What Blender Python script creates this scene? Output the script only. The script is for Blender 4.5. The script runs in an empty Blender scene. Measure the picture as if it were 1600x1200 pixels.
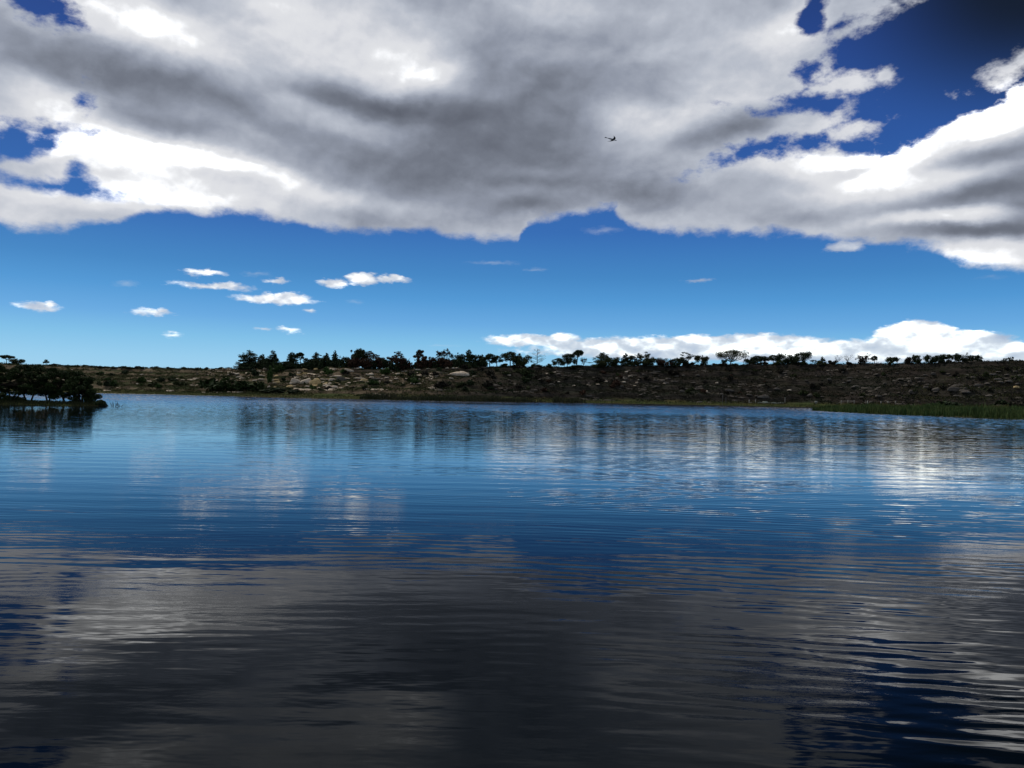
import bpy, math, random
import numpy as np
from mathutils import Matrix, Vector

C = bpy.context.scene.collection
S = bpy.context.scene
R = math.radians
rng = np.random.default_rng(7)
random.seed(7)

# ------------------------------------------------------------------ camera
F = 1256.0                       # focal length in photo pixels (1600 wide)
CAMZ = 2.4
PITCH, ROLL = R(0.82), R(1.10)
cam_d = bpy.data.cameras.new('camera')
cam = bpy.data.objects.new('camera', cam_d)
C.objects.link(cam)
cam_d.sensor_width = 36.0
cam_d.lens = 36.0 * F / 1600.0
cam_d.clip_start = 0.1
cam_d.clip_end = 12000
fw = Vector((0, math.cos(PITCH), math.sin(PITCH)))
up0 = Vector((0, -math.sin(PITCH), math.cos(PITCH)))
rt0 = Vector((1, 0, 0))
rt = rt0 * math.cos(ROLL) + up0 * math.sin(ROLL)
up = up0 * math.cos(ROLL) - rt0 * math.sin(ROLL)
M = Matrix(((rt.x, up.x, -fw.x, 0), (rt.y, up.y, -fw.y, 0), (rt.z, up.z, -fw.z, CAMZ), (0, 0, 0, 1)))
cam.matrix_world = M
S.camera = cam

def ray(px, py):
    return (fw * F + rt * (px - 800.0) - up * (py - 600.0)).normalized()

def at(px, py, Y):
    d = ray(px, py)
    k = Y / d.y
    return Vector((d.x * k, Y, CAMZ + d.z * k))

def uv(px, py):
    d = ray(px, py)
    return math.degrees(math.atan2(d.x, d.y)), math.degrees(math.asin(d.z))

# ------------------------------------------------------------------ sun and exposure
SUN_AZ, SUN_EL = R(-55), R(50)
sd = bpy.data.lights.new('sun', 'SUN')
sd.energy = 2.0
sd.angle = R(0.5)
sd.color = (1.0, 0.93, 0.82)
sun = bpy.data.objects.new('sun', sd)
C.objects.link(sun)
sdir = Vector((math.sin(SUN_AZ) * math.cos(SUN_EL), math.cos(SUN_AZ) * math.cos(SUN_EL), math.sin(SUN_EL)))
sun.rotation_euler = sdir.to_track_quat('Z', 'Y').to_euler()
S.view_settings.view_transform = 'Standard'
S.view_settings.look = 'None'
S.view_settings.exposure = 0.0
S.view_settings.gamma = 1.0
S.view_settings.use_curve_mapping = False
S.cycles.max_bounces = 5
S.cycles.diffuse_bounces = 2
S.cycles.glossy_bounces = 3
S.cycles.sample_clamp_indirect = 4.0

# ------------------------------------------------------------------ node helper
class NT:
    def __init__(s, t):
        s.t = t
        t.nodes.clear()
    def n(s, typ, **kw):
        nd = s.t.nodes.new('ShaderNode' + typ)
        for k, v in kw.items():
            setattr(nd, k, v)
        return nd
    def l(s, a, b):
        s.t.links.new(a, b)
    def put(s, sock, v):
        if isinstance(v, bpy.types.NodeSocket):
            s.l(v, sock)
        elif v is not None:
            sock.default_value = v
    def m(s, op, a, b=None, c=None, clamp=False):
        nd = s.n('Math', operation=op, use_clamp=clamp)
        s.put(nd.inputs[0], a)
        if b is not None: s.put(nd.inputs[1], b)
        if c is not None: s.put(nd.inputs[2], c)
        return nd.outputs[0]
    def vm(s, op, a, b=None, out=0, scale=None):
        nd = s.n('VectorMath', operation=op)
        s.put(nd.inputs[0], a)
        if b is not None: s.put(nd.inputs[1], b)
        if scale is not None: s.put(nd.inputs['Scale'], scale)
        return nd.outputs[1 if op in ('LENGTH', 'DOT_PRODUCT', 'DISTANCE') else 0]
    def mr(s, v, a, b, c=0.0, d=1.0, smooth=True):
        nd = s.n('MapRange', interpolation_type='SMOOTHSTEP' if smooth else 'LINEAR')
        s.put(nd.inputs['Value'], v)
        for k, x in (('From Min', a), ('From Max', b), ('To Min', c), ('To Max', d)):
            s.put(nd.inputs[k], x)
        return nd.outputs[0]
    def xyz(s, x, y, z=0.0):
        nd = s.n('CombineXYZ')
        s.put(nd.inputs[0], x); s.put(nd.inputs[1], y); s.put(nd.inputs[2], z)
        return nd.outputs[0]
    def noise(s, vec, scale, detail=5, rough=0.5, dist=0.0, col=False, lac=2.0):
        nd = s.n('TexNoise')
        s.put(nd.inputs['Vector'], vec)
        nd.inputs['Scale'].default_value = scale
        nd.inputs['Detail'].default_value = detail
        nd.inputs['Roughness'].default_value = rough
        nd.inputs['Lacunarity'].default_value = lac
        nd.inputs['Distortion'].default_value = dist
        return nd.outputs['Color' if col else 'Fac']
    def mapv(s, vec, loc=(0, 0, 0), rot=(0, 0, 0), sc=(1, 1, 1), typ='POINT'):
        nd = s.n('Mapping', vector_type=typ)
        s.put(nd.inputs['Vector'], vec)
        nd.inputs['Location'].default_value = loc
        nd.inputs['Rotation'].default_value = rot
        nd.inputs['Scale'].default_value = sc
        return nd.outputs[0]
    def ramp(s, fac, stops, interp='LINEAR'):
        nd = s.n('ValToRGB')
        r = nd.color_ramp
        r.interpolation = interp
        r.elements[0].position = stops[0][0]; r.elements[0].color = (*stops[0][1], 1)
        r.elements[1].position = stops[-1][0]; r.elements[1].color = (*stops[-1][1], 1)
        for p, c in stops[1:-1]:
            e = r.elements.new(p); e.color = (*c, 1)
        s.put(nd.inputs[0], fac)
        return nd.outputs[0]
    def mix(s, f, a, b, blend='MIX'):
        nd = s.n('Mix', data_type='RGBA', blend_type=blend)
        s.put(nd.inputs[0], f)
        s.put(nd.inputs[6], a if isinstance(a, bpy.types.NodeSocket) else (*a, 1))
        s.put(nd.inputs[7], b if isinstance(b, bpy.types.NodeSocket) else (*b, 1))
        return nd.outputs[2]

def lin(c):
    return tuple((x / 255 / 12.92) if x / 255 <= 0.04045 else ((x / 255 + 0.055) / 1.055) ** 2.4 for x in c)

# ------------------------------------------------------------------ sky: blue gradient with clouds, all in sky directions
W = bpy.data.worlds.new('World')
S.world = W
W.use_nodes = True
w = NT(W.node_tree)
tc = w.n('TexCoord')
D = w.vm('NORMALIZE', tc.outputs['Generated'])
sp = w.n('SeparateXYZ'); w.l(D, sp.inputs[0])
U0 = w.m('MULTIPLY', w.m('ARCTAN2', sp.outputs[0], sp.outputs[1]), 57.29578)
V0 = w.m('MULTIPLY', w.m('ARCSINE', sp.outputs[2]), 57.29578)
P0 = w.xyz(U0, V0)
# the deck is seen from below in perspective: features flatten towards the horizon
fl = w.m('ADD', w.m('MULTIPLY', V0, 0.045), 0.55)
PN = w.xyz(w.m('MULTIPLY', U0, 0.62), V0, 0.0)
nA = w.noise(w.vm('ADD', PN, (13.0, 7.0, 3.0)), 0.16, 9, 0.56, 0.15, col=True)
nAs = w.vm('SUBTRACT', nA, (0.5, 0.5, 0.5))
PW = w.vm('ADD', P0, w.vm('MULTIPLY', nAs, (4.6, 3.0, 0.0)))      # warped coordinates for the big clouds
PNs = w.vm('MULTIPLY', P0, (0.55, 1.4, 1.0))
nB = w.noise(PNs, 1.1, 7, 0.6, 0.0, col=True)
nBs = w.vm('SUBTRACT', nB, (0.5, 0.5, 0.5))
PWs = w.vm('ADD', P0, w.vm('MULTIPLY', nBs, (1.6, 0.9, 0.0)))     # warped coordinates for small far clouds

_rots = {}
def rotated(P, a):
    k = (P.node.name, a)
    if k not in _rots:
        if a == 0:
            _rots[k] = P
        else:
            q = w.n('SeparateXYZ'); w.l(P, q.inputs[0])
            c_, s_ = math.cos(R(a)), math.sin(R(a))
            _rots[k] = w.xyz(w.m('MULTIPLY_ADD', q.outputs[1], -s_, w.m('MULTIPLY', q.outputs[0], c_)),
                             w.m('MULTIPLY_ADD', q.outputs[1], c_, w.m('MULTIPLY', q.outputs[0], s_)))
    return _rots[k]

def ell(P, px, py, rx, ry, rot=0.0):
    # distance from the centre of an ellipse of sky, in radii (image slope of the long axis in degrees)
    u, v = uv(px, py)
    u2, v2 = uv(px + 20, py); u3, v3 = uv(px, py - 20)
    sx = max(rx, 0.1) * math.hypot(u2 - u, v2 - v) / 20
    sy = max(ry, 0.1) * abs(v3 - v) / 20
    a = min((-20, -10, 0, 5, 10), key=lambda q: abs(q - rot))
    Q = rotated(P, a)
    c_, s_ = math.cos(R(a)), math.sin(R(a))
    cu_, cv_ = u * c_ - v * s_, u * s_ + v * c_
    nd = w.n('VectorMath', operation='MULTIPLY_ADD')
    w.l(Q, nd.inputs[0]); nd.inputs[1].default_value = (1 / sx, 1 / sy, 0); nd.inputs[2].default_value = (-cu_ / sx, -cv_ / sy, 0)
    return w.vm('LENGTH', nd.outputs[0]), min(sx, sy)

def sd_ell(P, *a):
    ln, r = ell(P, *a)
    return w.m('MULTIPLY_ADD', ln, -r, r)

# lower edge of the cloud deck
LOW = [(-400, 330), (-150, 345), (0, 352), (90, 360), (180, 350), (230, 334), (320, 333), (420, 338), (480, 343), (540, 355), (600, 364),
       (680, 368), (760, 374), (820, 374), (835, 345), (900, 336), (965, 328), (985, 350), (1100, 358), (1200, 356), (1300, 378),
       (1380, 386), (1460, 395), (1500, 412), (1600, 418), (1800, 425), (2100, 400)]
spw = w.n('SeparateXYZ'); w.l(PW, spw.inputs[0])
un = w.mr(spw.outputs[0], -50, 50, 0, 1, False)
fc = w.n('FloatCurve')
w.l(un, fc.inputs['Value'])
cu = fc.mapping.curves[0]
pts = []
for x, y in LOW:
    u, v = uv(x, y)
    pts.append((min(max((u + 50) / 100, 0), 1), v / 20))
cu.points[0].location = (0.0, pts[0][1]); cu.points[1].location = (1.0, pts[-1][1])
for p in pts:
    if 0.01 < p[0] < 0.99:
        cu.points.new(*p)
for p in cu.points: p.handle_type = 'AUTO_CLAMPED'
fc.mapping.update()
CB = w.m('SUBTRACT', spw.outputs[1], w.m('MULTIPLY', fc.outputs[0], 20.0))
HOLES = [(48, 6, 50, 22, 5), (80, 24, 22, 12, 0), (131, 146, 11, 14, 10), (28, 214, 62, 18, -10), (-60, 215, 60, 30, 0), (85, 197, 34, 7, 0),
         (92, 285, 66, 7, 5), (136, 292, 24, 18, 10), (132, 270, 10, 8, 0),
         (1500, 62, 222, 100, 0), (1430, 160, 105, 62, 0), (1275, 163, 80, 12, 0), (1345, 165, 30, 12, 0), (1232, 234, 96, 10, -10), (1352, 216, 50, 30, 0),
         (1268, 114, 17, 14, 0), (1284, 16, 20, 28, 0), (1345, 95, 60, 20, 0), (1700, 60, 160, 70, 0)]
for h in HOLES:
    ln, r = ell(PW, *h)
    CB = w.m('MINIMUM', CB, w.m('MULTIPLY_ADD', ln, r, -r))
ADDS = [(1312, 132, 64, 19, 0), (1368, 122, 22, 15, -20), (1236, 194, 100, 20, 0), (1322, 196, 40, 17, -10), (1345, 36, 62, 15, -20), (1355, 8, 40, 18, 0),
        (1562, 116, 60, 16, -20), (1620, 92, 50, 22, -20), (1500, 250, 150, 72, -20), (1600, 205, 120, 76, -20), (1700, 230, 160, 120, 0),
        (1400, 272, 130, 34, 0), (1290, 272, 110, 42, 0)]
for h in ADDS:
    CB = w.m('MAXIMUM', CB, sd_ell(PW, *h))
# small far clouds and the low bank on the horizon
SM = [(60, 479, 34, 6), (240, 489, 29, 4.5), (320, 426, 29, 4.5), (337, 447, 54, 5), (435, 438, 17, 4), (430, 468, 60, 8), (455, 464, 30, 7), (518, 441, 22, 7),
      (567, 436, 26, 10), (612, 438, 30, 5), (452, 516, 17, 3), (412, 515, 12, 2), (267, 523, 10, 2.5), (483, 486, 9, 3),
      (1320, 386, 30, 9), (1093, 438, 15, 2.2),
      (830, 533, 72, 10), (880, 529, 28, 9), (950, 541, 110, 11), (1040, 540, 130, 14), (1110, 533, 70, 11), (1190, 536, 110, 14), (1300, 545, 110, 13), (1180, 552, 380, 13),
      (1432, 530, 70, 30), (1400, 540, 60, 18), (1500, 538, 90, 22), (1560, 548, 110, 18), (1420, 556, 260, 13), (1690, 560, 160, 25), (1850, 540, 120, 30), (-120, 500, 60, 12)]
_r = random.Random(4)
for (x, y, rx, ry) in SM[:10]:
    for q in range(3 if rx > 20 else 1):
        bx = _r.uniform(-.6, .6) * rx; rr = _r.uniform(.16, .34) * rx
        SM.append((x + bx, y - ry * _r.uniform(.2, .5), rr, min(rr * .55, ry * 1.1)))
CS = None
for h in SM:
    x = sd_ell(PWs, *h)
    CS = x if CS is None else w.m('MAXIMUM', CS, x)
FT = [(945, 359, 30, 5), (197, 443, 14, 3.5), (402, 427, 15, 2.5), (770, 411, 30, 3), (838, 421, 12, 2.5), (555, 473, 10, 2.5), (1550, 434, 15, 3), (690, 541, 14, 2)]
CF = None
for h in FT:
    x = sd_ell(PWs, *h)
    CF = x if CF is None else w.m('MAXIMUM', CF, x)

# density of cloud at a direction
nE = w.noise(w.vm('ADD', PN, (3.0, 17.0, 1.0)), 0.9, 7, 0.62)
cbn = w.m('MULTIPLY_ADD', w.m('SUBTRACT', nE, 0.5), w.mr(V0, 12, 17, 1.3, 2.2), CB)
aB = w.mr(cbn, -0.22, 0.5)
nEs = w.m('SUBTRACT', w.noise(PNs, 3.0, 5, 0.6), 0.5)
csn = w.m('MULTIPLY_ADD', nEs, 0.28, CS)
aS = w.mr(csn, -0.09, 0.16)
aF = w.mr(w.m('MULTIPLY_ADD', nEs, 0.3, CF), -0.12, 0.3, 0.0, 0.30)

# brightness of the big clouds
SH = [(200, 28, 190, 66, 10, .34), (440, 2, 80, 34, 0, .24), (100, 98, 220, 50, 15, -.19), (330, 152, 260, 42, 10, -.20), (0, 110, 80, 50, 0, -.08), (70, 150, 120, 40, 10, .26),
      (60, 182, 200, 28, 5, -.12), (230, 188, 160, 28, 5, -.12), (570, 156, 200, 26, 5, -.13), (330, 92, 190, 60, 10, .14), (430, 60, 130, 50, 10, .16), (570, 60, 150, 90, 0, .20),
      (652, 108, 110, 56, 5, .26), (690, 118, 70, 34, 0, .14), (500, 190, 150, 34, 5, .22), (650, 168, 200, 28, 5, -.10), (700, 240, 330, 72, 10, -.14), (560, 262, 190, 44, 10, -.12),
      (130, 225, 200, 46, 5, .34), (250, 240, 250, 48, 10, .30), (430, 280, 240, 22, 20, .26), (300, 264, 200, 16, 5, -.10), (200, 302, 190, 38, 0, .28), (50, 322, 140, 46, 0, .16), (350, 312, 230, 30, 0, .18),
      (600, 345, 260, 30, 5, -.08), (850, 130, 230, 130, 0, -.12), (830, 200, 330, 130, 0, -.10), (800, 300, 310, 66, 0, -.08), (960, 174, 84, 40, 5, .18), (870, 14, 90, 30, 0, .14), (860, 84, 90, 30, 0, .10),
      (1030, 190, 140, 66, 0, .12), (820, 262, 100, 14, 0, .06), (890, 302, 150, 18, 0, .07), (1010, 306, 130, 32, 0, -.12), (830, 322, 80, 15, 0, -.08), (940, 330, 110, 12, -10, .10),
      (1235, 46, 84, 44, -10, .26), (1090, 60, 200, 80, 0, .04), (1150, 138, 160, 54, -10, .12), (1140, 206, 120, 38, -10, -.20), (1320, 128, 90, 34, 0, .14), (1290, 195, 100, 30, 0, .16),
      (1300, 252, 150, 34, 0, .36), (1480, 200, 200, 62, -20, .38), (1590, 160, 110, 66, -20, .30), (1400, 290, 200, 32, 0, .26), (1480, 344, 170, 15, 0, .30), (1530, 402, 170, 34, 0, .32),
      (1335, 264, 66, 17, -10, -.24), (1520, 238, 130, 26, -10, -.25), (1560, 290, 180, 30, -10, -.24), (1550, 366, 170, 16, 5, -.27), (1210, 292, 80, 44, 0, -.04), (1240, 340, 90, 16, 0, -.10),
      (1340, 285, 190, 44, 0, .08), (1450, 240, 240, 70, -20, .05), (1390, 376, 130, 20, 5, -.10), (1610, 330, 90, 36, 0, -.20), (1562, 116, 90, 36, -20, -.05)]
sv = None
for (px, py, rx, ry, rot, amp) in SH:
    ln, r = ell(PW, px, py, rx, ry, rot)
    g = w.mr(ln, 1.25, 0.0)
    sv = w.m('MULTIPLY_ADD', g, amp, 0.665 if sv is None else sv)
# relief: cloud parts that stand out are lit from above
PH = w.vm('MULTIPLY', w.vm('ADD', P0, w.vm('MULTIPLY', nAs, (2.6, 1.8, 0.0))), (0.75, 1.0, 1.0))
e1 = w.noise(w.vm('ADD', PH, (5.0, 5.0, 0.0)), 0.26, 6, 0.52)
e2 = w.noise(w.vm('ADD', PH, (5.25, 4.2, 0.0)), 0.26, 6, 0.52)
rel = w.m('SUBTRACT', e1, e2)
h1 = w.noise(w.vm('ADD', w.vm('MULTIPLY', PH, (0.6, 1.0, 1.0)), (1.0, 9.0, 0.0)), 0.16, 5, 0.5)
sv = w.m('MULTIPLY_ADD', rel, 0.36, sv)
f1 = w.noise(w.vm('ADD', PH, (15.0, 2.0, 0.0)), 0.85, 4, 0.5)
f2 = w.noise(w.vm('ADD', PH, (15.12, 1.65, 0.0)), 0.85, 4, 0.5)
sv = w.m('MULTIPLY_ADD', w.m('SUBTRACT', f1, f2), w.mr(sv, .6, .9, .05, .17), sv)
sv = w.m('MULTIPLY_ADD', w.m('SUBTRACT', h1, 0.5), 0.17, sv)
edge = w.mr(cbn, 1.6, 0.0)
sv = w.m('MULTIPLY_ADD', edge, 0.07, sv)
# overhead the deck gets darker
sv = w.m('MULTIPLY_ADD', w.mr(V0, 30, 60), -0.08, sv)
sv = w.m('MULTIPLY_ADD', w.m('MAXIMUM', w.m('SUBTRACT', sv, 0.88), 0.0), -0.5, sv)
svc = w.m('MULTIPLY', w.m('MAXIMUM', sv, 0.34), 0.8, clamp=True)
colB = w.ramp(svc, [(0.0, lin((60, 62, 68))), (0.272, lin((95, 100, 112))), (0.36, lin((116, 122, 135))), (0.464, lin((146, 153, 168))), (0.576, lin((183, 189, 201))),
                    (0.688, lin((217, 219, 225))), (0.80, lin((238, 239, 240))), (1.0, lin((255, 255, 252)))])
# small clouds
PSs = w.vm('MULTIPLY', P0, (0.8, 1.3, 1.0))
eS = w.m('SUBTRACT', w.noise(PSs, 0.7, 4, 0.45), w.noise(w.vm('ADD', PSs, (0.08, -0.6, 0.0)), 0.7, 4, 0.45))
ss = w.m('MULTIPLY_ADD', eS, 0.46, 0.86)
ss = w.m('MULTIPLY_ADD', w.mr(csn, 0.0, 0.8), 0.08, ss)
lowb = w.mr(V0, 4.4, 1.6)
ss = w.m('MULTIPLY_ADD', w.m('MULTIPLY', lowb, w.mr(U0, -2, 6)), -0.10, ss)
ss = w.m('MULTIPLY_ADD', w.m('MULTIPLY', w.mr(V0, 6, 9), w.mr(U0, 4, 8)), -0.2, ss)
colS = w.ramp(ss, [(0.4, lin((120, 138, 168))), (0.7, lin((172, 184, 206))), (0.84, lin((222, 226, 232))), (0.94, lin((241, 239, 229))), (1.0, lin((253, 249, 232)))])

# clear sky
nis = w.n('TexSky', sky_type='NISHITA')
nis.sun_disc = False
nis.sun_elevation = SUN_EL
nis.sun_rotation = SUN_AZ
nis.altitude = 900
nis.air_density = 1.0
nis.dust_density = 0.3
nis.ozone_density = 2.0
blue = w.ramp(w.mr(V0, -2, 46, 0, 1, False), [
    (0.0, lin((170, 214, 238))), (2 / 48, lin((166, 213, 240))), (4.2 / 48, lin((146, 203, 238))), (5.6 / 48, lin((124, 190, 232))), (7 / 48, lin((100, 168, 225))), (8.7 / 48, lin((76, 150, 212))), (10.4 / 48, lin((62, 132, 196))),
    (13.5 / 48, lin((48, 106, 180))), (19 / 48, lin((40, 84, 158))), (25 / 48, lin((34, 66, 136))), (31 / 48, lin((24, 46, 98))), (1.0, lin((18, 36, 84)))])
ln, r = ell(P0, 1650, -70, 400, 290, 0)
blue = w.mix(w.mr(ln, 1.1, 0.25, 0, 0.97), blue, lin((6, 10, 20)))
skc = w.mix(0.05, w.vm('SCALE', blue, scale=10.0), nis.outputs[0])
mist = w.mr(V0, 12, 0, 0.0, 0.22)
colS = w.mix(mist, colS, blue)
col = w.mix(aF, skc, w.vm('SCALE', colS, scale=10.0))
col = w.mix(aS, col, w.vm('SCALE', colS, scale=w.m('MULTIPLY_ADD', w.mr(ss, 0.82, 1.0), 14.0, 10.0)))
# sunlit cloud tops are brighter than the picture can show
col = w.mix(aB, col, w.vm('SCALE', colB, scale=w.m('MULTIPLY_ADD', w.mr(svc, 0.72, 1.0), 60.0, 10.0)))
bg = w.n('Background')
w.l(col, bg.inputs[0]); bg.inputs[1].default_value = 0.1
wo = w.n('OutputWorld'); w.l(bg.outputs[0], wo.inputs[0])
W.cycles.sampling_method = 'MANUAL'
W.cycles.sample_map_resolution = 512

# ------------------------------------------------------------------ materials
def mat(name):
    m = bpy.data.materials.new(name)
    m.use_nodes = True
    return m, NT(m.node_tree)

def finish(t, color, rough=0.9, normal=None, spec=0.3, ior=None):
    p = t.n('BsdfPrincipled')
    t.put(p.inputs['Base Color'], color if isinstance(color, bpy.types.NodeSocket) else (*color, 1))
    t.put(p.inputs['Roughness'], rough)
    p.inputs['Specular IOR Level'].default_value = spec
    if ior: p.inputs['IOR'].default_value = ior
    if normal is not None: t.l(normal, p.inputs['Normal'])
    o = t.n('OutputMaterial'); t.l(p.outputs[0], o.inputs[0])
    return p

def leafy(name, a, b, scale=1.3, c=None):
    m, t = mat(name)
    g = t.n('NewGeometry')
    f = t.noise(g.outputs['Position'], scale, 3, 0.6)
    cc = t.mix(t.mr(f, 0.35, 0.65), a, b)
    f2 = t.noise(g.outputs['Position'], scale * 5, 1, 0.5)
    cc = t.mix(t.mr(f2, 0.55, 0.75, 0, 0.5), cc, c or tuple(x * 1.7 for x in b))
    finish(t, cc, 0.8, spec=0.15)
    return m

MT = {
    'pine': leafy('dark_pine_foliage', (.014, .023, .010), (.027, .040, .015)),
    'olive': leafy('olive_foliage', (.025, .033, .011), (.048, .057, .020)),
    'green': leafy('green_foliage', (.022, .045, .010), (.045, .075, .018)),
    'brown': leafy('scorched_brown_foliage', (.030, .016, .010), (.062, .031, .018)),
    'grey': leafy('grey_twig_foliage', (.040, .036, .030), (.072, .060, .048)),
    'willow': leafy('dark_lakeside_foliage', (.013, .024, .007), (.030, .046, .012), 0.8),
    'scrub': leafy('charred_scrub', (.016, .013, .010), (.030, .026, .017)),
}
def barkm(name, a, b):
    m, t = mat(name)
    g = t.n('NewGeometry')
    f = t.noise(t.mapv(g.outputs['Position'], sc=(4, 4, 1)), 2.0, 4, 0.6)
    finish(t, t.mix(f, a, b), 0.95, spec=0.1)
    return m
MT['bark'] = barkm('bark', (.020, .015, .011), (.05, .04, .03))
MT['deadwood'] = barkm('dead_wood', (.04, .034, .03), (.09, .08, .07))
MT['bird'] = barkm('grey_feathers', (.34, .34, .36), (.46, .46, .50))
MT['post'] = barkm('pale_post_wood', (.20, .19, .17), (.32, .31, .28))
MT['darkpost'] = barkm('grey_pole_metal', (.10, .10, .10), (.17, .17, .17))

def rockm(name, a, b, cst):
    m, t = mat(name)
    g = t.n('NewGeometry')
    f = t.noise(t.mapv(g.outputs['Position'], sc=(.35, .35, 2.5)), 1.2, 6, 0.65)
    c1 = t.mix(t.mr(f, .35, .65), a, b)
    f2 = t.noise(g.outputs['Position'], 1.4, 4, 0.6)
    c1 = t.mix(t.mr(f2, .55, .7, 0, .8), c1, cst)
    bp = t.n('Bump'); bp.inputs['Distance'].default_value = 0.25
    t.l(f, bp.inputs['Height'])
    finish(t, c1, 0.95, bp.outputs[0], spec=0.15)
    return m
MT['sandstone'] = rockm('pale_sandstone', (.42, .33, .24), (.58, .49, .38), (.14, .10, .075))
MT['ochre'] = rockm('ochre_sandstone', (.42, .29, .13), (.55, .41, .21), (.25, .17, .09))
MT['shadowed'] = rockm('shadow_toned_sandstone', (.070, .060, .050), (.125, .110, .094), (.04, .032, .027))  # darker copy of the sandstone, with the right slope's cloud shadow in its colour
MT['wallgrey'] = rockm('greenish_concrete', (.18, .20, .17), (.26, .28, .24), (.12, .13, .10))

# ------------------------------------------------------------------ terrain shape
LAKE = np.array([(-300, 362), (-223, 352), (-174, 342), (-99, 311), (-70, 303), (-38, 298), (0, 310), (26, 320), (52, 328), (90, 330), (118, 326),
                 (121, 310), (112, 270), (95, 232), (78, 209), (76, 190), (78, 163), (83, 150), (88, 139), (105, 130), (130, 122), (170, 108), (200, 80), (180, 40), (110, 12), (45, 3.8),
                 (0, 3.4), (-60, 3.8), (-140, 12), (-240, 50), (-320, 120), (-350, 220), (-340, 310)], float)
ISLE = np.array([(-105, 105), (-85, 102.5), (-68, 101.5), (-60, 101.5), (-54.5, 102.5), (-52.3, 104), (-54, 106), (-62, 108), (-80, 109), (-105, 109.5)], float)

def sdist(poly, X, Y):
    """positive inside the polygon"""
    d = np.full(X.shape, 1e9); ins = np.zeros(X.shape, bool)
    n = len(poly)
    for i in range(n):
        ax, ay = poly[i]; bx, by = poly[(i + 1) % n]
        ex, ey = bx - ax, by - ay
        t = np.clip(((X - ax) * ex + (Y - ay) * ey) / (ex * ex + ey * ey), 0, 1)
        d = np.minimum(d, np.hypot(X - ax - t * ex, Y - ay - t * ey))
        c = (ay > Y) != (by > Y)
        with np.errstate(divide='ignore', invalid='ignore'):
            ins ^= c & (X < ex * (Y - ay) / (ey if ey else 1e-9) + ax)
    return np.where(ins, d, -d)

HBX = [-700, -225, -171, -99, -38, 5, 52, 100, 122, 153, 185, 300, 700]
HBY = [400, 372, 357, 325, 312, 324, 342, 345, 340, 318, 292, 255, 235]
HW = 48.0
RPX = [(-300, 560), (0, 566), (60, 569), (110, 571), (250, 575), (380, 575), (480, 574), (640, 573), (760, 572), (900, 571), (1000, 570), (1140, 569), (1220, 567), (1400, 566), (1600, 564), (1900, 560)]
_rx, _rz = [], []
for px, py in RPX:
    k = (px - 800) / F
    x = k * 400
    for _ in range(8):
        x = k * (np.interp(x, HBX, HBY) + HW)
    Yr = np.interp(x, HBX, HBY) + HW
    p = at(px, py, Yr)
    _rx.append(p.x); _rz.append(p.z)

def vn(X, Y, s, seed):
    """cheap value noise"""
    x = X / s + seed * 17.3; y = Y / s + seed * 9.1
    xi = np.floor(x); yi = np.floor(y); fx = x - xi; fy = y - yi
    fx = fx * fx * (3 - 2 * fx); fy = fy * fy * (3 - 2 * fy)
    def h(a, b):
        v = np.sin(a * 127.1 + b * 311.7 + seed * 74.7) * 43758.5453
        return v - np.floor(v)
    return (h(xi, yi) * (1 - fx) + h(xi + 1, yi) * fx) * (1 - fy) + (h(xi, yi + 1) * (1 - fx) + h(xi + 1, yi + 1) * fx) * fy - 0.5

def height(X, Y):
    X = np.asarray(X, float); Y = np.asarray(Y, float)
    s = -sdist(LAKE, X, Y)
    s2 = sdist(ISLE, X, Y)
    z = np.where(s < 0, np.maximum(-3.0, 0.22 * s - 0.04), np.minimum(0.9, 0.09 * s + 0.03) + 0.012 * np.clip(s - 10, 0, 110))
    zi = np.where(s2 > 0, np.minimum(0.28, 0.22 * s2 + 0.02), -0.04 + 0.3 * s2)
    z = np.maximum(z, np.maximum(zi, -3.0))
    hb = np.interp(X, HBX, HBY) + 5 * vn(X, Y, 26, 3)
    t = (Y - hb) / HW
    tt = np.clip(t, 0, 1)
    rz = np.interp(X, _rx, _rz) - 2.1
    # ledges: flat steps with steep risers
    nst = 5.0
    q = tt * nst + 0.8 * vn(X, Y, 17, 5)
    qi = np.floor(q); qf = q - qi
    led = (qi + np.clip((qf - 0.78) / 0.22, 0, 1)) / nst
    prof = np.clip(0.45 * tt + 0.55 * np.clip(led, 0, 1), 0, 1)
    prof = np.where(tt > 0.96, np.maximum(prof, 0.97 + 0.03 * (tt - .96) / .04), prof)
    hill = prof * rz
    rough = vn(X, Y, 9, 1) * 1.3 + vn(X, Y, 4, 2) * 0.9 + vn(X, Y, 2, 4) * 0.5
    hill = hill + rough * np.clip(tt * 6, 0, 1) * np.clip((1.06 - t) * 6, 0.12, 1) * (Y > 150)
    hill = hill - np.clip(t - 1.4, 0, 40) * HW * 0.012
    far = (Y > 110) & (s > 0)
    z = z + np.where(far, np.maximum(hill, 0), 0)
    # the bank the camera stands on, and rising ground round the rest of the lake
    near = (Y <= 60) & (s > 0)
    z = z + np.where(near, np.clip(s / 6, 0, 1) * 1.6 + np.clip((s - 20) / 300, 0, 1) * 10, 0)
    side = (Y > 60) & (s > 0)
    z = z + np.where(side & (t < 0), np.clip((s - 50) / 260, 0, 1) * 14, 0)
    z = z + vn(X, Y, 5, 8) * 0.15 * (s > 1)
    return z

def ground(x, y):
    return float(height(np.array([x]), np.array([y]))[0])

_hx = None
def hit(px, py):
    """where the line of sight of a photo pixel meets the land"""
    d = ray(px, py)
    Ys = np.arange(112, 560, 0.2)
    Xs = d.x / d.y * Ys; Zs = CAMZ + d.z / d.y * Ys
    H = height(Xs, Ys)
    ok = (H >= Zs) & (H > 0.0)
    if not ok.any():
        return None
    i = int(np.argmax(ok))
    return Vector((Xs[i], Ys[i], float(H[i])))

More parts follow.
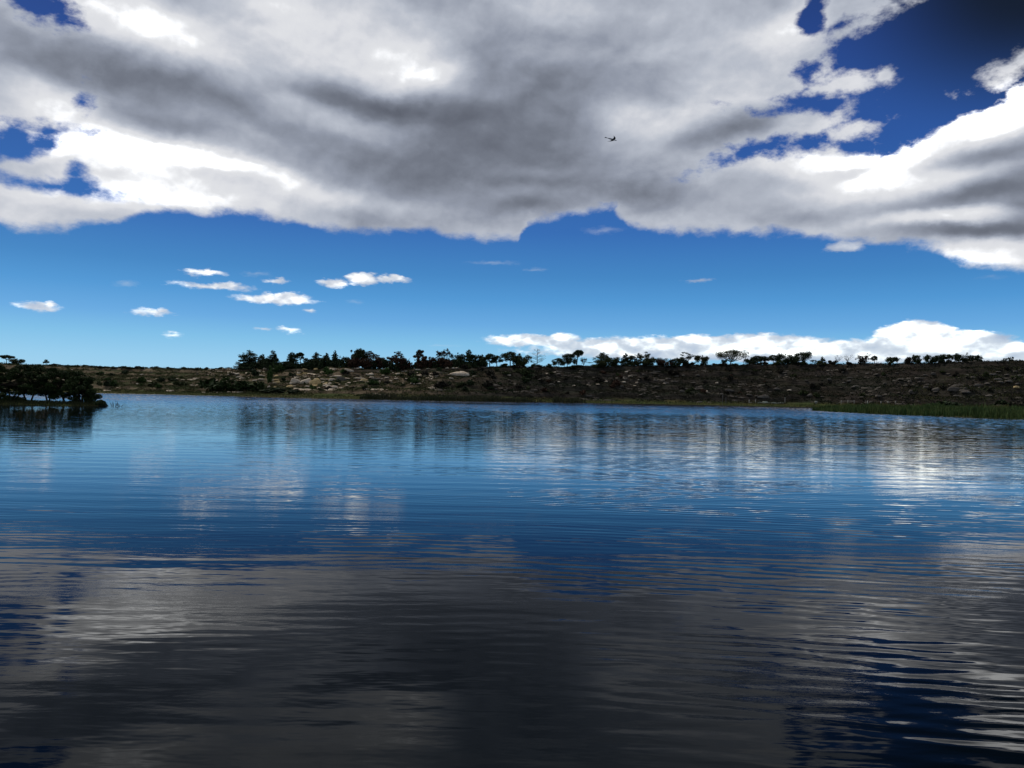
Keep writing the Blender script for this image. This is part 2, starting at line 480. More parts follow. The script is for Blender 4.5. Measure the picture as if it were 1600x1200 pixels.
def link_mesh(name, verts, faces, material, parent=None, smooth=False):
    me = bpy.data.meshes.new(name)
    verts = np.asarray(verts, np.float32); faces = np.asarray(faces, np.int32)
    nf, k = faces.shape
    me.vertices.add(len(verts)); me.vertices.foreach_set('co', verts.ravel())
    me.loops.add(nf * k); me.loops.foreach_set('vertex_index', faces.ravel())
    me.polygons.add(nf)
    me.polygons.foreach_set('loop_start', np.arange(0, nf * k, k, dtype=np.int32))
    if smooth: me.polygons.foreach_set('use_smooth', np.ones(nf, bool))
    me.update(calc_edges=True)
    me.materials.append(material)
    o = bpy.data.objects.new(name, me)
    C.objects.link(o)
    if parent is not None: o.parent = parent
    return o

def tag(o, label=None, cat=None, group=None, kind=None):
    if label: o['label'] = label
    if cat: o['category'] = cat
    if group: o['group'] = group
    if kind: o['kind'] = kind
    return o

def empty(name, loc, label=None, cat=None, group=None):
    o = bpy.data.objects.new(name, None)
    C.objects.link(o)
    o.location = loc
    o.empty_display_size = 0.2
    return tag(o, label, cat, group)

# ground sheet
gx = np.unique(np.concatenate([np.linspace(-5000, -420, 24), np.arange(-420, -320, 6), np.arange(-320, 240, 1.4), np.arange(240, 400, 6), np.linspace(400, 5000, 24)]))
gy = np.unique(np.concatenate([np.linspace(-3000, -40, 16), np.arange(-40, 30, 2.0), np.arange(30, 98, 4), np.arange(98, 114, .7), np.arange(114, 240, 1.8), np.arange(240, 450, 0.8), np.arange(450, 700, 8), np.linspace(700, 7000, 22)]))
GX, GY = np.meshgrid(gx, gy)
GZ = height(GX, GY)
nx, ny = len(gx), len(gy)
idx = np.arange(nx * ny).reshape(ny, nx)
fcs = np.stack([idx[:-1, :-1].ravel(), idx[:-1, 1:].ravel(), idx[1:, 1:].ravel(), idx[1:, :-1].ravel()], 1)

m, t = mat('hillside_ground')
g = t.n('NewGeometry')
pos = g.outputs['Position']
spx = t.n('SeparateXYZ'); t.l(pos, spx.inputs[0])
strata = t.noise(t.mapv(pos, sc=(.06, .10, .75)), 1.0, 7, 0.65)
patch = t.noise(t.mapv(pos, sc=(.05, .05, .12)), 1.0, 5, 0.6)
fine = t.noise(t.mapv(pos, sc=(.35, .35, 1.6)), 1.0, 6, 0.7)
nrm = t.n('SeparateXYZ'); t.l(g.outputs['True Normal'], nrm.inputs[0])
# left: unburnt green scrub and red-brown soil; right: burnt ground, colour darkened for cloud shadow
left = t.mix(t.mr(t.m('ADD', patch, t.mr(spx.outputs[0], -140, -80, -.12, .02)), .46, .62), (.032, .040, .012), (.052, .036, .020))
left = t.mix(t.mr(fine, .52, .66, 0, .8), left, (.105, .078, .050))
left = t.mix(t.mr(fine, .46, .34, 0, .8), left, (.016, .017, .009))
left = t.mix(t.mr(nrm.outputs[2], .90, .78, 0, .85), left, t.mix(t.mr(strata, .4, .6), (.20, .15, .10), (.10, .07, .045)))
right = t.mix(t.mr(patch, .40, .60), (.014, .018, .010), (.026, .019, .013))
right = t.mix(t.mr(fine, .54, .68, 0, .8), right, (.055, .043, .034))
right = t.mix(t.mr(fine, .46, .34, 0, .8), right, (.011, .010, .009))
right = t.mix(t.mr(nrm.outputs[2], .90, .78, 0, .6), right, t.mix(t.mr(strata, .4, .6), (.060, .050, .042), (.02, .017, .014)))
zx = t.m('MULTIPLY_ADD', t.m('SUBTRACT', t.noise(t.mapv(pos, sc=(.012, .02, .02)), 1.0, 3, .5), 0.5), 60.0, spx.outputs[0])
cc = t.mix(t.mr(zx, -45, 5), left, right)
# green bank near the water
bank = t.mix(t.mr(patch, .4, .6), (.045, .062, .016), (.075, .070, .022))
cc = t.mix(t.mr(t.m('MULTIPLY_ADD', t.m('SUBTRACT', fine, .5), 2.5, spx.outputs[2]), 2.4, 0.9), cc, bank)
cc = t.mix(t.mr(spx.outputs[2], .06, 0.0), cc, (.03, .026, .018))
bp = t.n('Bump'); bp.inputs['Distance'].default_value = 0.9
t.l(fine, bp.inputs['Height'])
finish(t, cc, 0.97, bp.outputs[0], spec=0.08)
terr = link_mesh('hillside_terrain', np.stack([GX.ravel(), GY.ravel(), GZ.ravel()], 1), fcs, m, smooth=True)
tag(terr, kind='structure')

# ------------------------------------------------------------------ water
m, t = mat('lake_water')
g = t.n('NewGeometry')
pos = t.vm('SCALE', g.outputs['Position'], scale=1 / 0.6)
spx = t.n('SeparateXYZ'); t.l(pos, spx.inputs[0])
X_, Y_ = spx.outputs[0], spx.outputs[1]
wl = t.noise(t.mapv(pos, sc=(.03, .12, 1)), 1.0, 3, 0.5)               # slow bending of the crests
def train(lam, ang, amp, scx, mask, dist=1.2, seed=0.0):
    v = t.mapv(pos, (seed, seed * 3, 0), (0, 0, R(ang)), (1, 1, 1))
    nn = t.noise(t.mapv(v, sc=(scx, scx * 3, 1)), 1.0, 2, 0.5)
    s2 = t.n('SeparateXYZ'); t.l(v, s2.inputs[0])
    ph = t.m('MULTIPLY_ADD', s2.outputs[1], 2 * math.pi / lam, t.m('MULTIPLY', nn, 2 * math.pi * dist))
    h = t.m('MULTIPLY', t.m('SINE', ph), amp)
    return t.m('MULTIPLY', h, mask) if mask is not None else h
pm1 = t.mr(t.noise(t.mapv(pos, (3, 0, 0), sc=(.05, .11, 1)), 1.0, 3, 0.5), .38, .62, 0.15, 1.0)
pm2 = t.mr(t.noise(t.mapv(pos, (9, 5, 0), sc=(.08, .2, 1)), 1.0, 3, 0.5), .40, .62, 0.05, 1.0)
rightm = t.mr(X_, -1.0, 2.5, 0.35, 1.35)
def A(sl, lam): return sl * lam / (2 * math.pi)
h = train(0.62, 2, A(.011, .62), .12, pm1, 2.0, 1.0)
h = t.m('ADD', h, train(0.44, -7, A(.010, .44), .2, pm2, 2.0, 4.0))
h = t.m('ADD', h, train(0.50, 11, A(.016, .50), .25, t.m('MULTIPLY', pm2, rightm), 1.5, 8.0))
h = t.m('ADD', h, train(2.3, -3, A(.005, 2.3), .06, None, 1.5, 2.0))
n1 = t.noise(t.mapv(pos, sc=(.35, 1.0, 1)), 1.6, 3, 0.55)
h = t.m('MULTIPLY_ADD', n1, 0.006, h)
n2 = t.noise(t.mapv(pos, sc=(.6, 1.2, 1)), 9.0, 3, 0.6)
h = t.m('MULTIPLY_ADD', n2, t.m('MULTIPLY', t.mr(t.noise(t.mapv(pos, sc=(.09, .25, 1)), 1.0, 2, .5), .42, .62, 0.08, 1.0), 0.0011), h)
# wind ruffles the open water towards the far shore
far = t.mr(Y_, 45, 150)
n3 = t.noise(t.mapv(pos, sc=(.5, 1.0, 1)), 1.6, 4, 0.6)
h = t.m('MULTIPLY_ADD', n3, t.m('MULTIPLY', far, t.mr(wl, .3, .7, 0.008, 0.014)), h)
bp = t.n('Bump'); bp.inputs['Distance'].default_value = 0.6
bp.inputs['Filter Width'].default_value = 0.1
t.l(h, bp.inputs['Height'])
rgh = t.m('ADD', 0.012, t.m('ADD', t.m('MULTIPLY', t.mr(Y_, 40, 200), 0.045), t.m('MULTIPLY', t.mr(Y_, 120, 300), 0.07)))
p = finish(t, (.001, .003, .005), rgh, bp.outputs[0], spec=0.5, ior=1.14)
t.l(t.mr(Y_, 14, 58, 1.105, 1.36), p.inputs['IOR'])
# one sheet: nearly flat by the camera, real wind waves on the open water
gu = np.linspace(-.74, .74, 1150)
yr = [-40.0, 2.0]
while yr[-1] < 420:
    y = yr[-1]
    yr.append(y + (2.0 if y < 26 else 0.15 if y < 66 else .20 if y < 200 else .45 if y < 345 else 2.0))
gyw = np.array(yr)
# fan-shaped grid; behind the camera it stays rectangular
Wd = np.maximum(gyw, 25.0)
XX = gu[None, :] * Wd[:, None]; YY = np.repeat(gyw[:, None], len(gu), 1)
ZZ = np.zeros_like(XX)
rw = np.random.default_rng(11)
for _ in range(46):
    lam_ = math.exp(rw.uniform(math.log(.5), math.log(1.5)))
    th = rw.normal(0, .55)
    sl_ = .105 / math.sqrt(46) * 1.41 * .5
    kx, ky = math.sin(th) * 2 * math.pi / lam_, math.cos(th) * 2 * math.pi / lam_
    ZZ += sl_ * lam_ / (2 * math.pi) * np.sin(XX * kx + YY * ky + rw.uniform(0, 6.28))
ampw = np.interp(YY, [26, 42, 66, 96, 150, 230], [0, .12, .32, .75, 2.0, 4.2])
ampw = ampw * (0.75 + .8 * vn(XX, YY, 30, 4)) * np.clip((.74 - np.abs(gu))[None, :] * 40, 0, 1)
ZZ *= ampw
nu_, nw_ = len(gu), len(gyw)
ix = np.arange(nu_ * nw_).reshape(nw_, nu_)
wf = np.stack([ix[:-1, :-1].ravel(), ix[:-1, 1:].ravel(), ix[1:, 1:].ravel(), ix[1:, :-1].ravel()], 1)
wv = np.stack([XX.ravel(), YY.ravel(), ZZ.ravel()], 1)
xl = XX[:, 0]; xr = XX[:, -1]
ex = np.concatenate([np.stack([np.minimum(xl - 1, -420), gyw, 0 * gyw], 1), np.stack([np.maximum(xr + 1, 420), gyw, 0 * gyw], 1)])
b0 = len(wv); r_ = np.arange(nw_ - 1)
wf = np.concatenate([wf, np.stack([b0 + r_, ix[:-1, 0], ix[1:, 0], b0 + r_ + 1], 1), np.stack([ix[:-1, -1], b0 + nw_ + r_, b0 + nw_ + r_ + 1, ix[1:, -1]], 1)])
wat = link_mesh('lake_water', np.concatenate([wv, ex]), wf, m, smooth=True)
tag(wat, kind='structure')

# ------------------------------------------------------------------ mesh helpers for plants
def leaves(centres, size, flat=1.0, rng=rng):
    """small crossed leaf-spray triangles at the centres"""
    n = len(centres)
    a = rng.normal(size=(n, 3)); a /= np.linalg.norm(a, axis=1)[:, None]
    b = rng.normal(size=(n, 3)); b -= (b * a).sum(1)[:, None] * a; b /= np.linalg.norm(b, axis=1)[:, None]
    a[:, 2] *= flat; b[:, 2] *= flat
    s = size * rng.uniform(.6, 1.4, (n, 1))
    v = np.empty((n, 4, 3))
    v[:, 0] = centres - a * s * .5
    v[:, 1] = centres + b * s * .38
    v[:, 2] = centres + a * s * .6
    v[:, 3] = centres - b * s * .32
    return v.reshape(-1, 3), np.arange(n * 4).reshape(-1, 4)

def blob_points(clumps, n, rng=rng):
    """points spread through ellipsoid clumps (x,y,z,rx,ry,rz), denser towards their outside"""
    cl = np.array(clumps, float)
    wgt = (cl[:, 3] * cl[:, 4] * cl[:, 5]) ** 0.72
    k = rng.choice(len(cl), n, p=wgt / wgt.sum())
    d = rng.normal(size=(n, 3)); d /= np.linalg.norm(d, axis=1)[:, None]
    r = rng.uniform(0, 1, (n, 1)) ** 0.45
    return cl[k, :3] + d * r * cl[k, 3:]

class Tubes:
    def __init__(s): s.v = []; s.f = []; s.n = 0
    def add(s, pts, rad, k=5):
        pts = [Vector(p) for p in pts]
        rings = []
        for i, p in enumerate(pts):
            d = (pts[min(i + 1, len(pts) - 1)] - pts[max(i - 1, 0)]).normalized()
            u = d.cross(Vector((0.3, 1, 0.1))).normalized(); v = d.cross(u)
            for j in range(k):
                an = 2 * math.pi * j / k
                s.v.append(tuple(p + (u * math.cos(an) + v * math.sin(an)) * rad[i]))
            rings.append(s.n); s.n += k
        for a, b in zip(rings[:-1], rings[1:]):
            for j in range(k):
                s.f.append((a + j, a + (j + 1) % k, b + (j + 1) % k, b + j))
    def box(s, x0, x1, y0, y1, z0, z1):
        b = s.n
        for z in (z0, z1):
            for x, y in ((x0, y0), (x1, y0), (x1, y1), (x0, y1)):
                s.v.append((x, y, z))
        s.f += [(b + 3, b + 2, b + 1, b), (b + 4, b + 5, b + 6, b + 7)] + [(b + i, b + (i + 1) % 4, b + 4 + (i + 1) % 4, b + 4 + i) for i in range(4)]
        s.n += 8
    def build(s, name, m, parent=None, smooth=True):
        return link_mesh(name, s.v, s.f, m, parent, smooth)

def limb(tb, p, d, L, r, depth, spread, tips, rd, kids=(2, 4), gravity=0.0):
    """a tapering, bending branch that forks"""
    pts = [p.copy()]; rad = [r]
    q = p.copy(); dd = d.copy()
    seg = 3
    for i in range(seg):
        dd = (dd + Vector((rd.uniform(-.2, .2), rd.uniform(-.2, .2), rd.uniform(-.12, .16) + gravity))).normalized()
        q = q + dd * L / seg
        pts.append(q.copy()); rad.append(r * (1 - .42 * (i + 1) / seg))
    tb.add(pts, rad, 4 if r < .08 else 5)
    if depth == 0:
        tips.append(q)
        return
    for _ in range(rd.randint(*kids)):
        j = rd.choice((1, 2, 3, 3))
        nd = (dd + Vector((rd.uniform(-1, 1), rd.uniform(-1, 1), rd.uniform(-.35, .8))) * spread).normalized()
        limb(tb, pts[j], nd, L * rd.uniform(.55, .8), rad[j] * .6, depth - 1, spread, tips, rd, kids, gravity)

def make_tree(name, kind, base, top_z, width, foliage, label, cat='tree', group=None, leaf=0.42, dens=1.0, lean=0.0, seed=0):
    H = top_z - base.z
    Rr = width / 2 * {'cone': 1.12}.get(kind, 1.06)
    rd = random.Random(seed * 31 + 5); rg = np.random.default_rng(seed * 7 + 1)
    root = empty(name, base, label, cat, group)
    tb = Tubes()
    cl = []
    fol_n = 0
    tips = []
    if kind == 'cone':
        tb.add([(0, 0, -.4), (.03, 0, H * .5), (0, .02, H * .98)], [H * .028, H * .018, .02])
        nlay = int(7 + H * .5)
        for i in range(nlay):
            f = i / (nlay - 1)
            z = H * (0.03 + 0.93 * f)
            rr = Rr * (1 - f) ** 0.75 * rd.uniform(.8, 1.1) + .12
            for j in range(4 if f < .8 else 2):
                an = rd.uniform(0, 6.28)
                o = rr * rd.uniform(.35, .62)
                cl.append((math.cos(an) * o, math.sin(an) * o, z + rd.uniform(-.2, .2), rr * .5, rr * .5, H / nlay * .75))
            for _ in range(3):
                an = rd.uniform(0, 6.28); o = rr * rd.uniform(.8, 1.12)
                cl.append((math.cos(an) * o, math.sin(an) * o, z - .1, rr * .22 + .1, rr * .22 + .1, H / nlay * .35))
        cl.append((0, 0, H * .97, .16, .16, H * .05))
        fol_n = int(400 * H * Rr * dens / (leaf * 4))
    elif kind in ('round', 'dome'):
        zc = .50 if kind == 'round' else .42
        tb.add([(0, 0, -.4), (.05, .03, H * .35), (lean * .3, 0, H * .7)], [H * .035, H * .024, H * .012])
        for i in range(6):
            an = rd.uniform(0, 6.28)
            tb.add([(0, 0, H * rd.uniform(.12, .35)), (math.cos(an) * Rr * .35, math.sin(an) * Rr * .35, H * .5), (math.cos(an) * Rr * .65, math.sin(an) * Rr * .65, H * rd.uniform(.55, .75))], [H * .016, H * .010, .02], 4)
        n = 22
        for i in range(n):
            an = rd.uniform(0, 6.28); f = rd.uniform(0, 1)
            zz = H * (zc - .34 + (1.26 - zc) * 0.78 * f)
            env = math.sqrt(max(0.05, 1 - ((zz / H - zc) / (1.02 - zc if zz / H > zc else zc)) ** 2))
            o = Rr * env * rd.uniform(.3, .8)
            s_ = rd.uniform(.22, .36) * Rr
            cl.append((math.cos(an) * o + lean * zz / H, math.sin(an) * o, min(zz, H - s_ * .8), s_, s_, s_ * .78))
        for i in range(10):
            an = rd.uniform(0, 6.28); zz = H * rd.uniform(.25, .85)
            env = math.sqrt(max(0.05, 1 - ((zz / H - zc) / (1.02 - zc if zz / H > zc else zc)) ** 2))
            cl.append((math.cos(an) * Rr * env * .92, math.sin(an) * Rr * env * .92, zz, Rr * .12, Rr * .12, Rr * .12))
        fol_n = int(420 * H * Rr * dens / (leaf * 4))
    elif kind in ('umbrella', 'acacia', 'spread', 'tall', 'cluster'):
        flat_ = kind == 'acacia'
        open_ = kind == 'spread'          # forked from low down, crown of separate clumps
        kind = 'umbrella' if flat_ or open_ else kind
        zb = .22 if open_ else {'umbrella': .45, 'tall': .55, 'cluster': .30}[kind]
        tk = H * (.045 if kind == 'umbrella' else .03)
        hub = Vector((lean * .6, 0, H * zb))
        tb.add([(0, 0, -.4), (lean * .15 + .05, .05, H * zb * .5), tuple(hub)], [tk, tk * .8, tk * .65], 6)
        n = {'umbrella': 13, 'tall': 9, 'cluster': 11}[kind]
        for i in range(n):
            an = 6.28 * i / n + rd.uniform(-.3, .3)
            f = rd.uniform(.15, 1.0) if kind == 'tall' else rd.uniform(.0, 1.0)
            o = Rr * rd.uniform(.35, .82)
            if kind == 'umbrella':
                zz = H * ((.84 - .24 * (o / Rr) ** 2 + rd.uniform(-.06, .06)) if flat_ else (.70 - .16 * (o / Rr) ** 2 + rd.uniform(-.18, .14)))
            else:
                zz = H * (zb + (0.9 - zb) * (f if kind == 'tall' else rd.uniform(.2, .95)) )
                o *= (1.05 - .35 * abs(f - .5))
            c_ = Vector((math.cos(an) * o + lean, math.sin(an) * o, zz))
            mid = hub.lerp(c_, .55) + Vector((0, 0, -H * .05))
            tb.add([tuple(hub), tuple(mid), tuple(c_)], [tk * .5, tk * .32, .025], 4)
            s_ = Rr * rd.uniform(.22, .34)
            zs = .55 if flat_ else 1.0
            cl.append((c_.x, c_.y, min(c_.z, H - s_ * zs * .8), s_, s_, s_ * zs))
        cl.append((lean, 0, H * .90, Rr * .38, Rr * .38, H * .09))
        cl.append((lean + Rr * .25, 0, H * .85, Rr * .38, Rr * .38, H * .09))
        cl.append((lean - Rr * .3, 0, H * .82, Rr * .33, Rr * .33, H * .08))
        fol_n = int((150 if open_ else 260) * H * Rr * dens / (leaf * 4))
    elif kind in ('bare', 'sparse', 'deadpine'):
        if kind == 'deadpine':
            tb.add([(0, 0, -.4), (.1, 0, H * .5), (0, 0, H)], [H * .022, H * .014, .02])
            n = 26
            for i in range(n):
                f = .18 + .8 * i / n
                an = rd.uniform(0, 6.28)
                L = Rr * (1.05 - f * .75) * rd.uniform(.75, 1.15)
                limb(tb, Vector((0, 0, H * f)), Vector((math.cos(an), math.sin(an), .35)).normalized(), L * .8, .07, 1, .5, tips, rd, (2, 4))
        else:
            tb.add([(0, 0, -.4), (.05, 0, H * .2), (lean * .3, 0, H * .36)], [H * .026, H * .02, H * .016])
            for i in range(7):
                an = 6.28 * i / 7 + rd.uniform(-.3, .3)
                sx = Rr / H * 1.5
                limb(tb, Vector((lean * .3, 0, H * rd.uniform(.2, .36))), Vector((math.cos(an) * sx, math.sin(an) * sx, 1.0)).normalized(), H * .33, H * .012, 2, .6, tips, rd, (2, 3))
            # keep the tips inside the tree's own outline
        if tips:
            T = np.array([tuple(q) for q in tips])
            if kind == 'sparse':
                cl = [(q[0], q[1], q[2], .45 + .1 * H * .3, .45 + .1 * H * .3, .4) for q in T]
                fol_n = int(75 * H * Rr * dens / (leaf * 4)) + 80
            else:
                cl = [(q[0], q[1], q[2], .35, .35, .35) for q in T]
                fol_n = int(len(T) * 3 * dens)
    trunk_m = MT['deadwood'] if kind in ('bare', 'deadpine') else MT['bark']
    v = np.array(tb.v)
    pts = blob_points(cl, max(fol_n, 20), rg)
    if kind in ('bare', 'sparse', 'deadpine'):
        zm = max(v[:, 2].max(), 1e-3); k = H / zm
        xm = np.percentile(np.abs(v[:, 0]), 99.5); kx = Rr / xm
        v[:, 2] = np.where(v[:, 2] > 0, v[:, 2] * k, v[:, 2]); v[:, :2] *= kx
        pts[:, 2] *= k; pts[:, :2] *= kx
    else:
        if kind in ('round', 'dome', 'cone', 'cluster'):
            lo = np.percentile(pts[:, 2], 1.5); b0_ = {'cluster': .22, 'cone': .03}.get(kind, .07) * H
            hi = np.percentile(pts[:, 2], 99.3)
            pts[:, 2] = np.maximum(b0_ * .5, (pts[:, 2] - lo) * (hi - b0_) / (hi - lo) + b0_)
        k = H / np.percentile(pts[:, 2], 99.3); kx = min(2.0, Rr / np.percentile(np.abs(pts[:, 0] - lean), 97))
        v[:, 2] = np.where(v[:, 2] > 0, v[:, 2] * k, v[:, 2]); pts[:, 2] *= k
        v[:, :2] *= np.where(v[:, 2:3] > H * .3, kx, 1.0); pts[:, 0] = lean + (pts[:, 0] - lean) * kx; pts[:, 1] *= kx
    pts[:, 2] = np.minimum(pts[:, 2], H * 1.05)
    link_mesh('trunk', v, tb.f, trunk_m, root, True)
    lv, lf = leaves(pts, leaf * (0.55 if kind in ('bare', 'deadpine') else 1), 0.8, rg)
    link_mesh('crown', lv, lf, MT[foliage], root)
    return root

def ridge_base(px, back=2.0):
    k = (px - 800) / F
    x = k * 380
    for _ in range(8):
        x = k * (float(np.interp(x, HBX, HBY)) + HW + back)
    Y = float(np.interp(x, HBX, HBY)) + HW + back
    x = at(px, 571, Y).x
    return Vector((x, Y, ground(x, Y) - 0.15))

PXM = lambda Y: Y / F          # metres per photo pixel at depth Y

